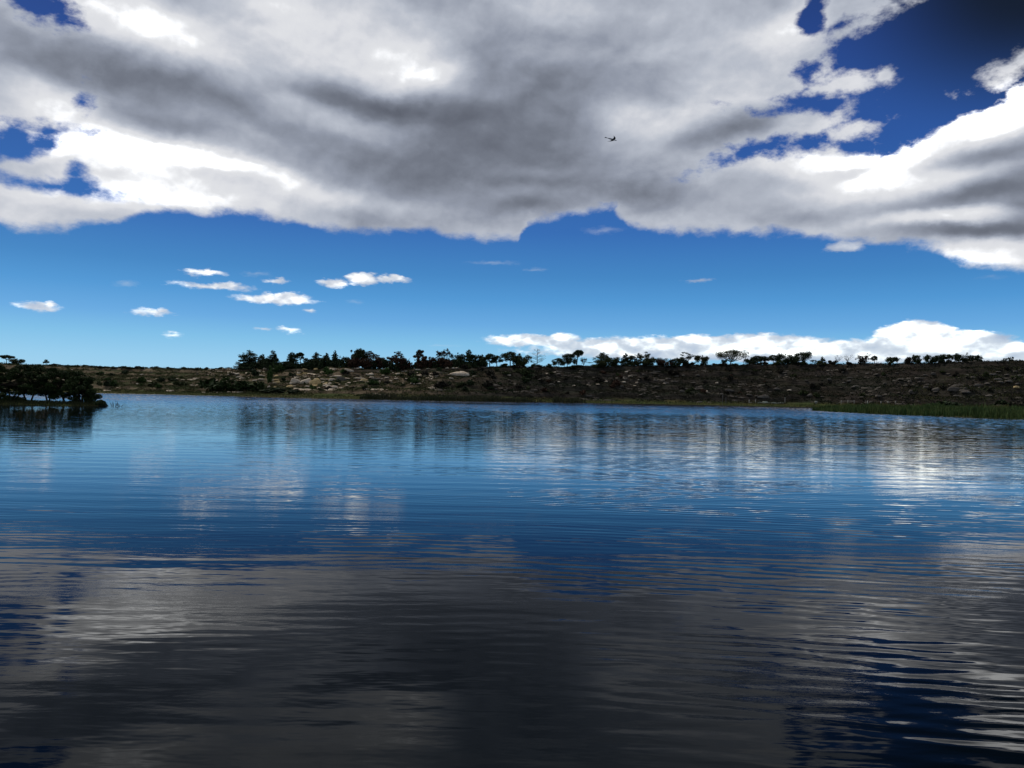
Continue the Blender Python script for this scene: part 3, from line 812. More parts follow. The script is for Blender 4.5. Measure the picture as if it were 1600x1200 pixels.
# (px, top y, width px, kind, foliage, metres behind the edge, lean, label)
TREES = [
 (10, 555, 20, 'acacia', 'pine', 4, 0, 'flat-topped dark pine at the far left end of the ridge'),
 (26, 561, 20, 'dome', 'olive', 4, 0, 'low dark bushy tree right beside the flat-topped pine at the far left of the ridge'),
 (72, 562, 7, 'umbrella', 'olive', 4, 0, 'tiny lone tree on the left ridge above the lakeside trees'),
 (389, 549, 34, 'cone', 'pine', 1, 0, 'tall dark conifer that begins the row of trees on its left end'),
 (410, 555, 24, 'cone', 'pine', 3, 0, 'blunt dark conifer between the first two pointed conifers of the row'),
 (426, 549, 22, 'cone', 'pine', 1, 0, 'pointed dark conifer standing second along the left end of the row'),
 (437, 566, 20, 'round', 'green', -3, 0, 'small pale green tree in front of the second pointed conifer'),
 (456, 552, 30, 'cone', 'pine', 2, 0, 'broad ragged dark conifer with a split top, just right of the pale green tree'),
 (469, 551, 14, 'tall', 'pine', 4, 0, 'thin spiky pine rising behind the broad conifer with a split top'),
 (481, 560, 20, 'round', 'pine', 2, 0, 'low dark tree filling the gap left of the fourth conifer top'),
 (494, 552, 24, 'cone', 'pine', 2, 0, 'dark conifer with a wide ragged top above the pale cliff band'),
 (509, 553, 20, 'cone', 'pine', 3, 0, 'short blunt conifer left of the narrow spire-shaped one'),
 (523, 549, 15, 'cone', 'pine', 1, 0, 'narrow spire-shaped dark conifer'),
 (535, 557, 12, 'sparse', 'pine', 3, 0, 'small thin dark tree just right of the spire-shaped conifer'),
 (544, 558, 16, 'round', 'pine', 1, 0, 'low dark rounded tree left of the tallest bushy pine'),
 (559, 546, 25, 'round', 'pine', 3, 0, 'tallest bushy dark pine with a rounded top in the left row'),
 (553, 558, 18, 'round', 'brown', -2, 0, 'scorched brown tree in front of the tallest bushy pine'),
 (573, 548, 14, 'sparse', 'grey', 4, 0, 'thin half-bare grey pine right behind the tallest bushy pine'),
 (582, 551, 16, 'sparse', 'brown', 3, 0, 'sparse reddish brown burnt tree right of the thin grey pine'),
 (575, 560, 20, 'round', 'brown', -1, 0, 'low scorched brown tree below the two half-bare trees'),
 (594, 558, 16, 'round', 'brown', 1, 0, 'small rounded brown tree left of the low dark one in the row'),
 (604, 562, 15, 'dome', 'pine', 2, 0, 'low dark round tree before the gap in the row'),
 (619, 550, 18, 'sparse', 'grey', 3, 0, 'half-bare grey brown conifer with an upright tip, just right of the gap'),
 (613, 558, 14, 'round', 'brown', 1, 0, 'burnt brown tree at the foot of the conifer with the upright tip'),
 (631, 556, 22, 'round', 'brown', 0, 0, 'wide scorched reddish brown tree with a round top'),
 (655, 547, 14, 'tall', 'grey', 3, 0, 'slender greyish pine standing tall over two brown round trees'),
 (657, 558, 16, 'round', 'brown', 0, 0, 'dark brown round tree right in front of the slender greyish pine'),
 (671, 557, 18, 'round', 'brown', 1, 0, 'brown rounded tree to the right of the slender greyish pine'),
 (686, 549, 10, 'sparse', 'grey', 3, 0, 'slim grey half-bare tree left of the taller feathery one'),
 (695, 546, 19, 'sparse', 'brown', 3, 0, 'tall feathery brown tree with see-through branches'),
 (692, 560, 20, 'round', 'brown', -1, 0, 'low brown tree beneath the tall feathery brown tree'),
 (714, 553, 21, 'round', 'pine', 2, 0, 'dark green round-headed tree left of the pointed conifer above the big slab'),
 (732, 548, 24, 'cone', 'pine', 2, 0, 'pointed dark conifer above the big pale slab on the green slope'),
 (744, 555, 18, 'round', 'pine', 2, 0, 'dark rounded tree against the right side of the pointed conifer'),
 (753, 555, 14, 'cone', 'pine', 4, 0, 'small pointed conifer where the dense left row ends'),
 (765, 553, 20, 'umbrella', 'pine', 3, 0, 'open umbrella pine with sky showing beside its trunk'),
 (776, 556, 16, 'umbrella', 'pine', 3, 0, 'small round-headed pine touching the open umbrella pine'),
 (797, 550, 26, 'umbrella', 'olive', 3, 0, 'wide umbrella pine with a domed top left of the broad dome tree'),
 (815, 554, 26, 'round', 'olive', 2, 0, 'broad dome-shaped dark tree left of the dead conifer'),
 (839, 545, 25, 'deadpine', 'grey', 2, 0, 'dead leafless conifer with fine bare branches'),
 (873, 560, 18, 'cluster', 'pine', 3, 0, 'low left part of the pine pair beside the tall flat-headed pine'),
 (886, 553, 24, 'cluster', 'pine', 4, .4, 'leaning bushy pine left of the tall flat-headed pine'),
 (901, 547, 17, 'tall', 'pine', 2, .6, 'tall thin-trunked pine with a flat dark head'),
 (912, 560, 8, 'sparse', 'grey', 3, 0, 'thin bare sapling under the right side of the tall flat-headed pine'),
 (943, 552, 30, 'cone', 'olive', 1, 0, 'broad pyramid-shaped tree with a pointed middle right of the tall thin pine'),
 (957, 558, 18, 'round', 'olive', 2, 0, 'rounded tree joined to the right of the broad pyramid-shaped tree'),
 (977, 553, 16, 'cone', 'pine', 2, 0, 'small ragged conifer right of the broad pyramid-shaped tree'),
 (991, 556, 18, 'round', 'olive', 2, 0, 'rounded tree left of the spreading open-topped tree'),
 (1007, 550, 25, 'sparse', 'olive', 2, 0, 'spreading tree with an open leafy top'),
 (1012, 559, 24, 'dome', 'olive', 0, 0, 'dark bushy tree below the spreading open-topped tree'),
 (1037, 560, 22, 'dome', 'brown', 1, 0, 'low brownish domed tree between the spreading tree and the dark dome'),
 (1050, 562, 10, 'round', 'scrub', 2, 0, 'small dark tree just right of the low brownish domed tree'),
 (1062, 559, 22, 'dome', 'pine', 1, 0, 'dark domed tree with a taller thin tree at its right shoulder'),
 (1074, 551, 18, 'sparse', 'olive', 2, 0, 'taller thin-leaved tree at the right shoulder of the dark dome'),
 (1096, 556, 18, 'round', 'olive', 2, 0, 'lone round-headed tree left of the big umbrella tree'),
 (1131, 562, 9, 'round', 'pine', 1, 0, 'small dark tree under the left side of the big umbrella tree'),
 (1141, 547, 40, 'spread', 'olive', 1, .5, 'biggest umbrella-shaped tree, standing alone with a forked trunk'),
 (1172, 561, 20, 'dome', 'pine', 2, 0, 'low dark mound-like tree starting the group right of the big umbrella tree'),
 (1183, 556, 18, 'umbrella', 'pine', 3, 0, 'first umbrella pine of the close group right of the big umbrella tree'),
 (1194, 557, 16, 'umbrella', 'pine', 4, 0, 'second umbrella pine of the close group right of the big umbrella tree'),
 (1208, 555, 16, 'umbrella', 'olive', 2, 0, 'umbrella pine on a visible trunk in the middle of the close group'),
 (1226, 553, 22, 'round', 'pine', 2, 0, 'dark round tree left of the widest leafy one in the close group'),
 (1253, 550, 29, 'cluster', 'pine', 1, 0, 'widest dark leafy tree that ends the close group on its right'),
 (1241, 560, 14, 'round', 'pine', 3, 0, 'low dark tree tucked against the left of the widest leafy tree'),
 (1272, 563, 8, 'sparse', 'olive', 3, 0, 'tiny thin tree just right of the widest leafy tree'),
 (1285, 558, 9, 'cone', 'pine', 3, 0, 'small pointed conifer alone right of the close group'),
 (1302, 563, 13, 'dome', 'scrub', 2, 0, 'low dark tree left of the first bare tree'),
 (1309, 555, 11, 'bare', 'grey', 3, 0, 'bare spindly tree, left of the two leafless ones on the right ridge'),
 (1324, 554, 16, 'bare', 'grey', 2, 0, 'leafless round-headed tree with pinkish grey twigs'),
 (1351, 553, 20, 'sparse', 'brown', 3, 0, 'thin wide-topped brownish tree on the right ridge'),
 (1347, 559, 11, 'round', 'scrub', 1, 0, 'small dark tree beneath the thin wide-topped brownish tree'),
 (1366, 556, 10, 'umbrella', 'olive', 2, 0, 'small umbrella tree just right of the thin wide-topped one'),
 (1392, 558, 15, 'round', 'olive', 2, 0, 'small round tree midway along the right ridge'),
 (1402, 560, 7, 'sparse', 'olive', 3, 0, 'slight thin tree touching the small round tree midway along the right ridge'),
 (1422, 558, 15, 'round', 'scrub', 2, 0, 'dark rounded tree left of the pale green pointed one'),
 (1433, 555, 13, 'round', 'olive', 2, 0, 'pale green egg-shaped tree on the right ridge'),
 (1454, 555, 18, 'round', 'pine', 2, 0, 'left of two joined dark round trees on the right ridge'),
 (1468, 554, 18, 'round', 'pine', 2, 0, 'right of two joined dark round trees on the right ridge'),
 (1482, 554, 10, 'umbrella', 'olive', 3, 0, 'thin umbrella tree between the joined round trees and the big domed one'),
 (1501, 552, 20, 'round', 'pine', 2, 0, 'big domed dark tree near the right end of the ridge'),
 (1512, 559, 8, 'round', 'scrub', 3, 0, 'tiny bush-like tree between the big domed tree and the leaning one'),
 (1524, 555, 17, 'round', 'pine', 2, .4, 'dark tree leaning right, last of the larger trees on the right ridge'),
 (1570, 560, 6, 'round', 'pine', 4, 0, 'left one of two tiny lone round trees at the far right'),
 (1579, 558, 7, 'round', 'pine', 4, 0, 'right one of two tiny lone round trees at the far right'),
]
NAME = {'pine': 'pine_tree', 'olive': 'broadleaf_tree', 'green': 'broadleaf_tree', 'brown': 'burnt_tree', 'grey': 'bare_tree', 'scrub': 'small_tree'}
for i, (px, ty, wpx, kind, fol, back, lean, lab) in enumerate(TREES):
    b = ridge_base(px, back)
    tz = at(px, ty, b.y).z
    make_tree('conifer_tree' if kind == 'cone' else NAME[fol], kind, b, tz, wpx * PXM(b.y), fol, lab, group='trees along the ridge', seed=i + 1, lean=lean, leaf=0.40)

# ------------------------------------------------------------------ lakeside trees on the low island at the left
def make_lakeside(base, H, Rx, Ry, label, seed, skirt=0.3, n_leaf=9000):
    # skirt: height fraction where the hanging foliage ends
    rd = random.Random(seed); rg = np.random.default_rng(seed)
    root = empty('lakeside_tree', base, label, 'tree', 'dark trees on the low island')
    tb = Tubes(); cl = []
    stems = rd.randint(2, 3)
    for s_ in range(stems):
        an = rd.uniform(0, 6.28); o = .25
        p0 = Vector((math.cos(an) * o, math.sin(an) * o, -.3))
        top = Vector((math.cos(an) * Rx * .35, math.sin(an) * Ry * .35, H * .45))
        tb.add([tuple(p0), tuple(p0.lerp(top, .5) + Vector((rd.uniform(-.2, .2), 0, .1))), tuple(top)], [.22, .16, .12], 7)
        for _ in range(6):
            an2 = rd.uniform(0, 6.28)
            e = Vector((math.cos(an2) * Rx * .75, math.sin(an2) * Ry * .75, H * rd.uniform(.35, .85)))
            tb.add([tuple(top), tuple(top.lerp(e, .5) + Vector((0, 0, .25))), tuple(e)], [.10, .06, .02], 5)
    for i in range(46):
        an = rd.uniform(0, 6.28); f = rd.uniform(skirt, 1.0)
        zz = H * f
        env = math.sqrt(max(0.04, 1 - ((f - .45) / .62) ** 2))
        o = rd.uniform(.25, .88) * env
        s_ = rd.uniform(.5, 1.15)
        cl.append((math.cos(an) * Rx * o, math.sin(an) * Ry * o, min(zz, H - s_ * .6), s_ * 1.1, s_, s_ * .62))
    for i in range(16):
        an = rd.uniform(0, 6.28); f = rd.uniform(skirt, .95)
        env = math.sqrt(max(0.04, 1 - ((f - .45) / .62) ** 2))
        cl.append((math.cos(an) * Rx * env, math.sin(an) * Ry * env, H * f, .4, .4, .25))
    tb.build('trunk', MT['bark'], root)
    lv, lf = leaves(blob_points(cl, n_leaf, rg), 0.27, .8, rg)
    link_mesh('crown', lv, lf, MT['willow'], root)
    return root

def isle(px, Y=105.0):
    x = at(px, 630, Y).x
    return Vector((x, Y, ground(x, Y) - .02))
LS = [(-34, 568, 44, 106, .03, 'left dark lakeside tree cut off by the picture edge, hanging down to the ground'),
      (14, 570, 40, 104.5, .02, 'dense dark lakeside tree whose crown hangs to the water at the far left'),
      (45, 569, 34, 106.5, .24, 'dark lakeside tree left of the window of water seen under the crowns'),
      (76, 574, 32, 105.5, .22, 'dark spreading lakeside tree over the window of water under the crowns'),
      (104, 579, 30, 106, .14, 'dark lakeside tree with stepped crown between the water gaps and the right end'),
      (128, 588, 25, 105, .04, 'last and lowest big dark tree at the right end of the lakeside clump')]
for i, (px, ty, rpx, Y, sk, lab) in enumerate(LS):
    b = isle(px, Y)
    make_lakeside(b, (at(px, ty, Y).z - b.z) / .62, rpx * PXM(Y) * 1.12 / .62, 3.6, lab, 40 + i, sk, 15000).scale = (.62, .62, .62)

def bush_mesh(seed, n, leaf, squash=.75):
    rd = random.Random(seed); rg = np.random.default_rng(seed)
    cl = []
    for i in range(12):
        an = rd.uniform(0, 6.28); o = rd.uniform(.1, .68); s_ = rd.uniform(.22, .42)
        cl.append((math.cos(an) * o, math.sin(an) * o, rd.uniform(.2, .95 - o * .6) * squash, s_, s_, s_ * .7))
    p = blob_points(cl, n, rg); p[:, 2] = np.abs(p[:, 2])
    return leaves(p, leaf, .8, rg)

# half-drowned shrub and dead branches off the end of the island
Y = 102.8
b = Vector((at(159, 634, Y).x, Y, 0.0)); b.z = ground(b.x, Y)
root = empty('lakeside_shrub', b, 'low dark shrub leaning over the water at the right tip of the island', 'shrub')
root.scale = (.62, .62, .62)
v, f = bush_mesh(3, 2600, .11)
v[:, 0] *= 1.75; v[:, 1] *= 1.3; v[:, 2] = v[:, 2] * 2.1 + .45
link_mesh('crown', v, f, MT['willow'], root)
tb = Tubes(); rd = random.Random(9)
for i in range(9):
    a = rd.uniform(-1.4, 1.4)
    tb.add([(a * .3 + .5, rd.uniform(-.2, .2), -.7), (a * .8 + .6, rd.uniform(-.3, .3), .5), (a * 1.2 + .2, rd.uniform(-.5, .5), 1.3)], [.09, .06, .03])
tb.build('stem', MT['bark'], root)
for px, ht, wd, sd_, lab in ((179, 1.9, 1.9, 4, 'thin leafless branches sticking up from the water beside the leaning shrub'),
                             (188, 1.5, 1.9, 7, 'forked dead branch bending low over the water, farthest out from the island')):
    tb = Tubes(); rd = random.Random(sd_)
    for i in range(4):
        an = rd.uniform(-1.2, 1.2)
        limb(tb, Vector((rd.uniform(-.2, .2), rd.uniform(-.2, .2), -.5)), Vector((math.sin(an), rd.uniform(-.3, .3), .9)).normalized(), ht * .85, .085, 2, .5, [], rd, (1, 2))
    vv = np.array(tb.v); vv[:, 0] *= .75
    o = link_mesh('dead_branch', vv, tb.f, MT['bark'], None, True)
    xx = at(px, 634, Y).x
    o.location = (xx, Y, 0); o.scale = (.62, .62, .62)
    tag(o, lab, 'branch')

# ------------------------------------------------------------------ shrubs on the slope (each its own object)
REC = []
SB = []
for s_ in range(7):
    v, f = bush_mesh(100 + s_, 330, .30)
    SB.append((v, f))
_bm = {}
def shrub(loc, r, h, matk, k, name, label, group):
    key = (k, matk)
    if key not in _bm:
        v, f = SB[k]
        o = link_mesh(name, v, f, MT[matk])
        _bm[key] = o.data
        first = o
    else:
        first = bpy.data.objects.new(name, _bm[key]); C.objects.link(first)
    first.location = loc; first.scale = (r, r, h); first.rotation_euler = (0, 0, random.uniform(0, 6.28))
    tag(first, label, 'shrub', group)
    return first

SPEC = [ # px, base y, width px, height px, material, label
 (325, 611, 48, 18, 'willow', 'large dark shrub on the lower left slope, left half of the dark thicket'),
 (352, 611, 40, 15, 'willow', 'dark shrub in the middle of the dark thicket above the left bank'),
 (378, 612, 46, 20, 'willow', 'highest dark shrub of the dark thicket above the left bank'),
 (402, 611, 34, 15, 'willow', 'dark shrub at the right end of the dark thicket, under the white rock'),
 (430, 614, 46, 8, 'pine', 'long low dark shrub along the bank just right of the dark thicket'),
 (458, 615, 30, 6, 'pine', 'flat dark shrub beside the small white rock near the bank'),
 (421, 598, 12, 26, 'green', 'upright pale green shrub on the slope below the second pointed conifer'),
 (511, 588, 20, 14, 'green', 'green shrub above the pale cliff band, below the row of conifers'),
 (583, 602, 22, 8, 'green', 'bluish green shrub below the ochre rock block'),
 (282, 603, 24, 8, 'olive', 'low olive shrub left of the dark thicket'),
 (240, 604, 20, 7, 'olive', 'low olive shrub on the grassy left slope'),
 (1565, 634, 22, 9, 'pine', 'dark rounded shrub on the green bank at the far right'),
 (1592, 640, 24, 14, 'scrub', 'dark twiggy shrub on the green bank at the right picture edge'),
 (1475, 636, 46, 9, 'pine', 'wide low dark shrub behind the reeds on the right bank'),
 (645, 596, 26, 12, 'olive', 'olive shrub right of the dark overhang on the slope'),
 (603, 586, 24, 10, 'green', 'green shrub above the ochre rock block'),
 (690, 606, 30, 12, 'scrub', 'burnt shrub on the lower slope right of the overhang'),
]
for i, (px, by, wp, hp, mk, lab) in enumerate(SPEC):
    p = hit(px, by)
    if p is None: continue
    k = PXM(p.y)
    shrub(p, wp * k * .56, hp * k * 1.3, mk, i % 7, 'shrub', lab, None)

ZONES = [ # px range, y range, n, material choices, width px range, look, group
 ((155, 400), (583, 606), 30, ('olive', 'green', 'pine'), (7, 18), 'green shrub', 'green shrubs on the left slope'),
 ((400, 780), (580, 612), 44, ('olive', 'green', 'scrub', 'pine'), (7, 18), 'bush among rocks', 'bushes between the pale rocks'),
 ((720, 830), (578, 612), 26, ('pine', 'olive', 'scrub'), (10, 24), 'dark green bush', 'bushes right of the big slab'),
 ((830, 1230), (578, 618), 44, ('scrub', 'scrub', 'olive', 'brown'), (7, 18), 'charred bush', 'charred bushes on the middle slope'),
 ((1230, 1600), (576, 620), 34, ('scrub', 'olive', 'scrub'), (6, 16), 'charred bush', 'charred bushes on the right slope'),
]
rd = random.Random(77)
for (xa, xb), (ya, yb), n, mats, (wa, wb), look, grp in ZONES:
    for i in range(n):
        px = rd.uniform(xa, xb); py = rd.uniform(ya, yb)
        p = hit(px, py)
        if p is None or p.z < 1.0: continue
        k = PXM(p.y); wd = rd.uniform(wa, wb)
        o = shrub(p - Vector((0, 0, .15)), wd * k * .5, wd * k * rd.uniform(.35, .7), rd.choice(mats), rd.randrange(7), 'shrub', None, grp)
        o['category'] = 'shrub'
        REC.append((o, px, py, ('broad ' if wd > (wa + wb) / 2 else 'small ') + look))
# bushes that break the skyline
RB = [(x, rd.uniform(3, 6)) for x in list(range(84, 372, 12))]
for i, (px, hp) in enumerate(RB):
    b = ridge_base(px + rd.uniform(-3, 3), 1)
    k = PXM(b.y)
    o = shrub(b, rd.uniform(6, 11) * k, hp * k, rd.choice(('olive', 'scrub', 'pine')), i % 7, 'shrub', None, 'skyline bushes left of the conifers')
    REC.append((o, px, 0, 'low skyline bush'))
for i in range(34):
    px = rd.uniform(760, 1600)
    b = ridge_base(px, rd.uniform(-1, 2))
    k = PXM(b.y)
    o = shrub(b, rd.uniform(5, 10) * k, rd.uniform(3, 8) * k * (1 if px < 1540 else .3), rd.choice(('scrub', 'scrub', 'pine', 'olive')), i % 7, 'shrub', None, 'skyline bushes at the foot of the ridge trees')
    REC.append((o, px, 0, 'dark skyline bush'))
for i in range(40):
    px = 378 + i * 9.7 + rd.uniform(-3, 3)
    b = ridge_base(px, rd.uniform(-1, 2))
    k = PXM(b.y)
    o = shrub(b, rd.uniform(8, 12) * k, rd.uniform(13, 22) * k, rd.choice(('pine', 'pine', 'pine') if px < 545 or px > 700 else ('brown', 'scrub', 'pine')), i % 7, 'shrub', None, 'undergrowth beneath the dense row of trees')
    REC.append((o, px, 0, 'tall dark undergrowth bush'))

# ------------------------------------------------------------------ rocks
def rock_mesh(seed, slab=True):
    """an angular, layered sandstone block: a squashed box, bevelled by noise, with a ledge line"""
    rg = np.random.default_rng(seed)
    nu, nv = 14, 7
    V, Fc = [], []
    ph = rg.uniform(0, 6.28, 6)
    for j in range(nv):
        t_ = j / (nv - 1)
        z = t_
        rr = [.90, 1.0, .97, 1.0, .93, .86, .66][j] if slab else [.9, 1, 1, .96, .88, .72, .4][j]
        for i in range(nu):
            a = 2 * math.pi * i / nu
            sq = 1 / max(abs(math.cos(a)), abs(math.sin(a))) ** .75
            q = rr * sq * (1 + .16 * math.sin(2 * a + ph[0]) + .10 * math.sin(3 * a + ph[1]) + .05 * math.sin(5 * a + ph[2] + t_ * 2)) * .8 + rg.uniform(-.035, .035)
            V.append((math.cos(a) * q, math.sin(a) * q, z * (1 + .22 * math.sin(a + ph[3])) - .25 + rg.uniform(-.03, .03)))
    for j in range(nv - 1):
        for i in range(nu):
            Fc.append((j * nu + i, j * nu + (i + 1) % nu, (j + 1) * nu + (i + 1) % nu, (j + 1) * nu + i))
    c0 = len(V); V.append((0, 0, 1.0 * .98 - .2))
    for i in range(0, nu, 2):
        Fc.append(((nv - 1) * nu + i, (nv - 1) * nu + (i + 1) % nu, (nv - 1) * nu + (i + 2) % nu, c0))
    return V, Fc
RM = [rock_mesh(200 + i, i % 3 != 0) for i in range(9)]
_rm = {}
def rock(loc, sx, sy, sz, mk, k, label, group=None, rz=0.0, name='rock', tilt=0.0):
    key = (k, mk)
    if key not in _rm:
        o = link_mesh(name, RM[k][0], RM[k][1], MT[mk]); _rm[key] = o.data
    else:
        o = bpy.data.objects.new(name, _rm[key]); C.objects.link(o)
    o.location = loc; o.scale = (sx, sy, sz); o.rotation_euler = (0, tilt, rz)
    tag(o, label, 'rock', group)
    return o
ROCKS = [ # px, base y, width px, height px, depth m, material, label, tilt
 (718, 586, 36, 6.5, 3, 'sandstone', 'biggest pale flat slab on the green slope below the pointed conifer', -.05),
 (462, 598, 16, 8, 2.5, 'sandstone', 'left end block of the pale cliff band', 0),
 (478, 599, 20, 9, 2.5, 'sandstone', 'second block from the left in the pale cliff band', .02),
 (493, 600, 20, 10, 2.5, 'ochre', 'right end block of the pale cliff band, yellowish and tallest', 0),
 (570, 597, 13, 5.5, 2, 'ochre', 'bright ochre square block beside the dark overhang', 0),
 (563, 591.5, 20, 1.6, 2, 'sandstone', 'thin pale ledge stone lying over the ochre block', 0),
 (589, 592.5, 22, 2.2, 2.5, 'shadowed', 'grey roof slab of the dark overhang', 0),
 (592, 597, 6, 2.5, 1, 'sandstone', 'small whitish stone below the dark overhang', 0),
 (573, 609, 12, 1.8, 1, 'sandstone', 'thin pale stone lying low near the bank under the ochre block', .04),
 (579, 586, 12, 4, 1.5, 'sandstone', 'pale stepped stone just above the ochre block', 0),
 (545, 580, 16, 3.5, 2, 'sandstone', 'long pale tilted stone near the top, above the ochre block to its left', -.12),
 (557, 576, 18, 2.2, 2, 'sandstone', 'flat whitish stone at the top edge under the tallest bushy pine', 0),
 (420, 606, 6, 4, 1, 'sandstone', 'small white rock at the right end of the dark thicket', 0),
 (459, 611, 6, 2.5, 1, 'sandstone', 'small white rock low on the bank right of the dark thicket', 0),
 (534, 594, 16, 6, 2, 'shadowed', 'dark rock under a thin pale ledge between the cliff band and ochre block', 0),
 (527, 588, 18, 2.2, 2, 'sandstone', 'thin pale ledge between the cliff band and the ochre block', 0),
 (1192, 622, 22, 4.5, 2, 'shadowed', 'brownish flat-topped rock behind the low pale wall', 0),
 (1491, 610, 22, 6, 2.5, 'shadowed', 'large rounded grey rock on the right slope, left of a pair', 0),
 (1511, 613, 22, 4, 2.5, 'shadowed', 'large flat grey rock on the right slope, right of a pair', 0),
 (1426, 614, 12, 5, 2, 'shadowed', 'squat grey rock on the lower right slope, left of the large pair', 0),
 (1462, 610, 12, 5, 2, 'shadowed', 'grey rock just left of the large rounded one', 0),
 (1559, 594, 16, 4, 2, 'shadowed', 'tilted grey rock high on the far right slope', -.1),
 (1552, 586, 14, 3, 2, 'shadowed', 'topmost grey rock on the far right slope', 0),
 (1530, 603, 17, 3.5, 2, 'shadowed', 'brownish layered rock above the large flat grey rock', 0),
 (1576, 597, 14, 4, 2, 'shadowed', 'grey rock right of the tilted one on the far right slope', -.1),
 (1590, 589, 14, 4, 2, 'shadowed', 'grey rock at the right picture edge high on the slope', 0),
 (1588, 606, 9, 3, 2, 'ochre', 'small ochre rock low at the right picture edge', 0),
 (1545, 619, 12, 3, 2, 'shadowed', 'flat grey rock just above the green bank at the far right', 0),
 (1500, 620, 22, 2.5, 2, 'shadowed', 'long low grey rock just above the bank under the large pair', -.05),
 (1103, 613, 7, 3, 1.5, 'sandstone', 'pale stone on the dark slope left of the thin pole', 0),
 (1120, 599, 6, 2, 1.5, 'sandstone', 'small bright stone halfway up the dark slope above the thin pole', 0),
 (1038, 600, 6, 1.6, 1.5, 'sandstone', 'small bright stone halfway up the slope left of the pale stone', 0),
 (1066, 613, 9, 4, 1.5, 'shadowed', 'greyish stone low on the dark middle slope', 0),
 (1233, 610, 9, 2, 1.5, 'sandstone', 'thin bright stone on the dark slope above the grey post', 0),
 (833, 611, 17, 3, 2, 'shadowed', 'dull tan flat stone low on the slope below the dead conifer', 0),
 (1331, 591, 16, 1.8, 2, 'shadowed', 'long thin pale streak of rock below the thin wide-topped tree', -.04),
 (1265, 619, 9, 4, 1.5, 'shadowed', 'rounded grey rock low on the slope above the pale box', 0),
 (1140, 611, 14, 3, 2, 'shadowed', 'grey tilted stone on the dark slope right of the thin pole', -.1),
]
for i, (px, by, wp, hp, dp, mk, lab, tl) in enumerate(ROCKS):
    p = hit(px, by)
    if p is None: continue
    k = PXM(p.y)
    rock(p, wp * k * .56, dp * .5, hp * k * .95, mk, (i * 2) % 9, lab, tilt=-tl)
RZ = [
 ((370, 540), (577, 606), 60, ('sandstone', 'sandstone', 'ochre'), (5, 17), 'pale slab', 'pale slabs around the cliff band'),
 ((540, 740), (577, 600), 60, ('sandstone', 'sandstone', 'shadowed'), (4, 13), 'pale stone', 'pale blocks left of the big slab'),
 ((780, 1000), (580, 606), 48, ('shadowed', 'shadowed', 'sandstone'), (4, 13), 'dull slab', 'dull slabs on the middle slope'),
 ((1000, 1400), (582, 622), 50, ('shadowed',), (4, 14), 'sooty stone', 'sooty stones above the fence'),  # dark tone of these stones carries the cloud shadow
 ((1400, 1600), (580, 618), 28, ('shadowed',), (5, 14), 'grey stone', 'grey stones on the right slope'),
 ((150, 370), (578, 604), 16, ('sandstone', 'shadowed'), (4, 10), 'pale stone', 'stones on the far left slope'),
]
for (xa, xb), (ya, yb), n, mats, (wa, wb), look, grp in RZ:
    for i in range(n):
        px = rd.uniform(xa, xb); py = rd.uniform(ya, yb)
        p = hit(px, py)
        if p is None or p.z < 1.0: continue
        k = PXM(p.y); wd = rd.uniform(wa, wb) * rd.uniform(.6, 1)
        o = rock(p, wd * k * .5, rd.uniform(.6, 1.5), wd * k * rd.uniform(.12, .30), rd.choice(mats), rd.randrange(9), None, grp, rz=rd.uniform(-.3, .3), tilt=rd.uniform(-.12, .12))
        REC.append((o, px, py, ('wide ' if wd > (wa + wb) * .42 else 'small ') + look))

# labels that say where each small thing stands, by the ridge tree above it
LM = [(10, 'flat-topped pine'), (72, 'tiny lone ridge tree'), (180, 'dead lakeside branches'), (250, 'bare stretch of ridge'), (330, 'left half of the thicket'), (389, 'first pointed conifer'), (426, 'second pointed conifer'),
      (458, 'split-topped conifer'), (493, 'ragged conifer over the cliff'), (523, 'spire-shaped conifer'), (559, 'tallest bushy pine'), (582, 'reddish burnt tree'), (604, 'gap in the row'),
      (631, 'wide scorched tree'), (655, 'slender greyish pine'), (694, 'tall feathery brown tree'), (732, 'conifer above the slab'), (765, 'open umbrella pine'), (797, 'domed umbrella pine'),
      (817, 'broad dome tree'), (839, 'dead conifer'), (880, 'leaning bushy pine'), (902, 'tall flat-headed pine'), (943, 'pyramid-shaped tree'), (977, 'small ragged conifer'), (1007, 'open-topped spreading tree'),
      (1037, 'brownish domed tree'), (1064, 'dark domed tree'), (1096, 'lone round-headed tree'), (1141, 'biggest umbrella tree'), (1183, 'first close-group pine'), (1208, 'middle close-group pine'),
      (1253, 'widest leafy tree'), (1285, 'small lone conifer'), (1324, 'pinkish leafless tree'), (1351, 'thin wide-topped tree'), (1392, 'midway round tree'), (1433, 'pale egg-shaped tree'),
      (1461, 'joined dark round trees'), (1501, 'big domed tree'), (1524, 'right-leaning tree'), (1574, 'two tiny lone trees')]
_by = {}
for o, px, py, look in REC:
    lx, ln = min(LM, key=lambda q: abs(q[0] - px))
    side = 'left of' if px < lx - 5 else 'right of' if px > lx + 5 else 'straight below' if py else 'right by'
    if py:
        lev = 'high' if py < 588 else 'halfway up' if py < 601 else 'low'
        lab = '%s %s the slope, %s the %s' % (look, {'high': 'high on', 'low': 'low on', 'halfway up': 'halfway up'}[lev], side, ln)
    else:
        lab = '%s %s the %s' % (look, side, ln)
    _by.setdefault(lab, []).append((px, o))
ORD = ['first', 'second', 'third', 'fourth', 'fifth', 'sixth', 'seventh', 'eighth', 'ninth']
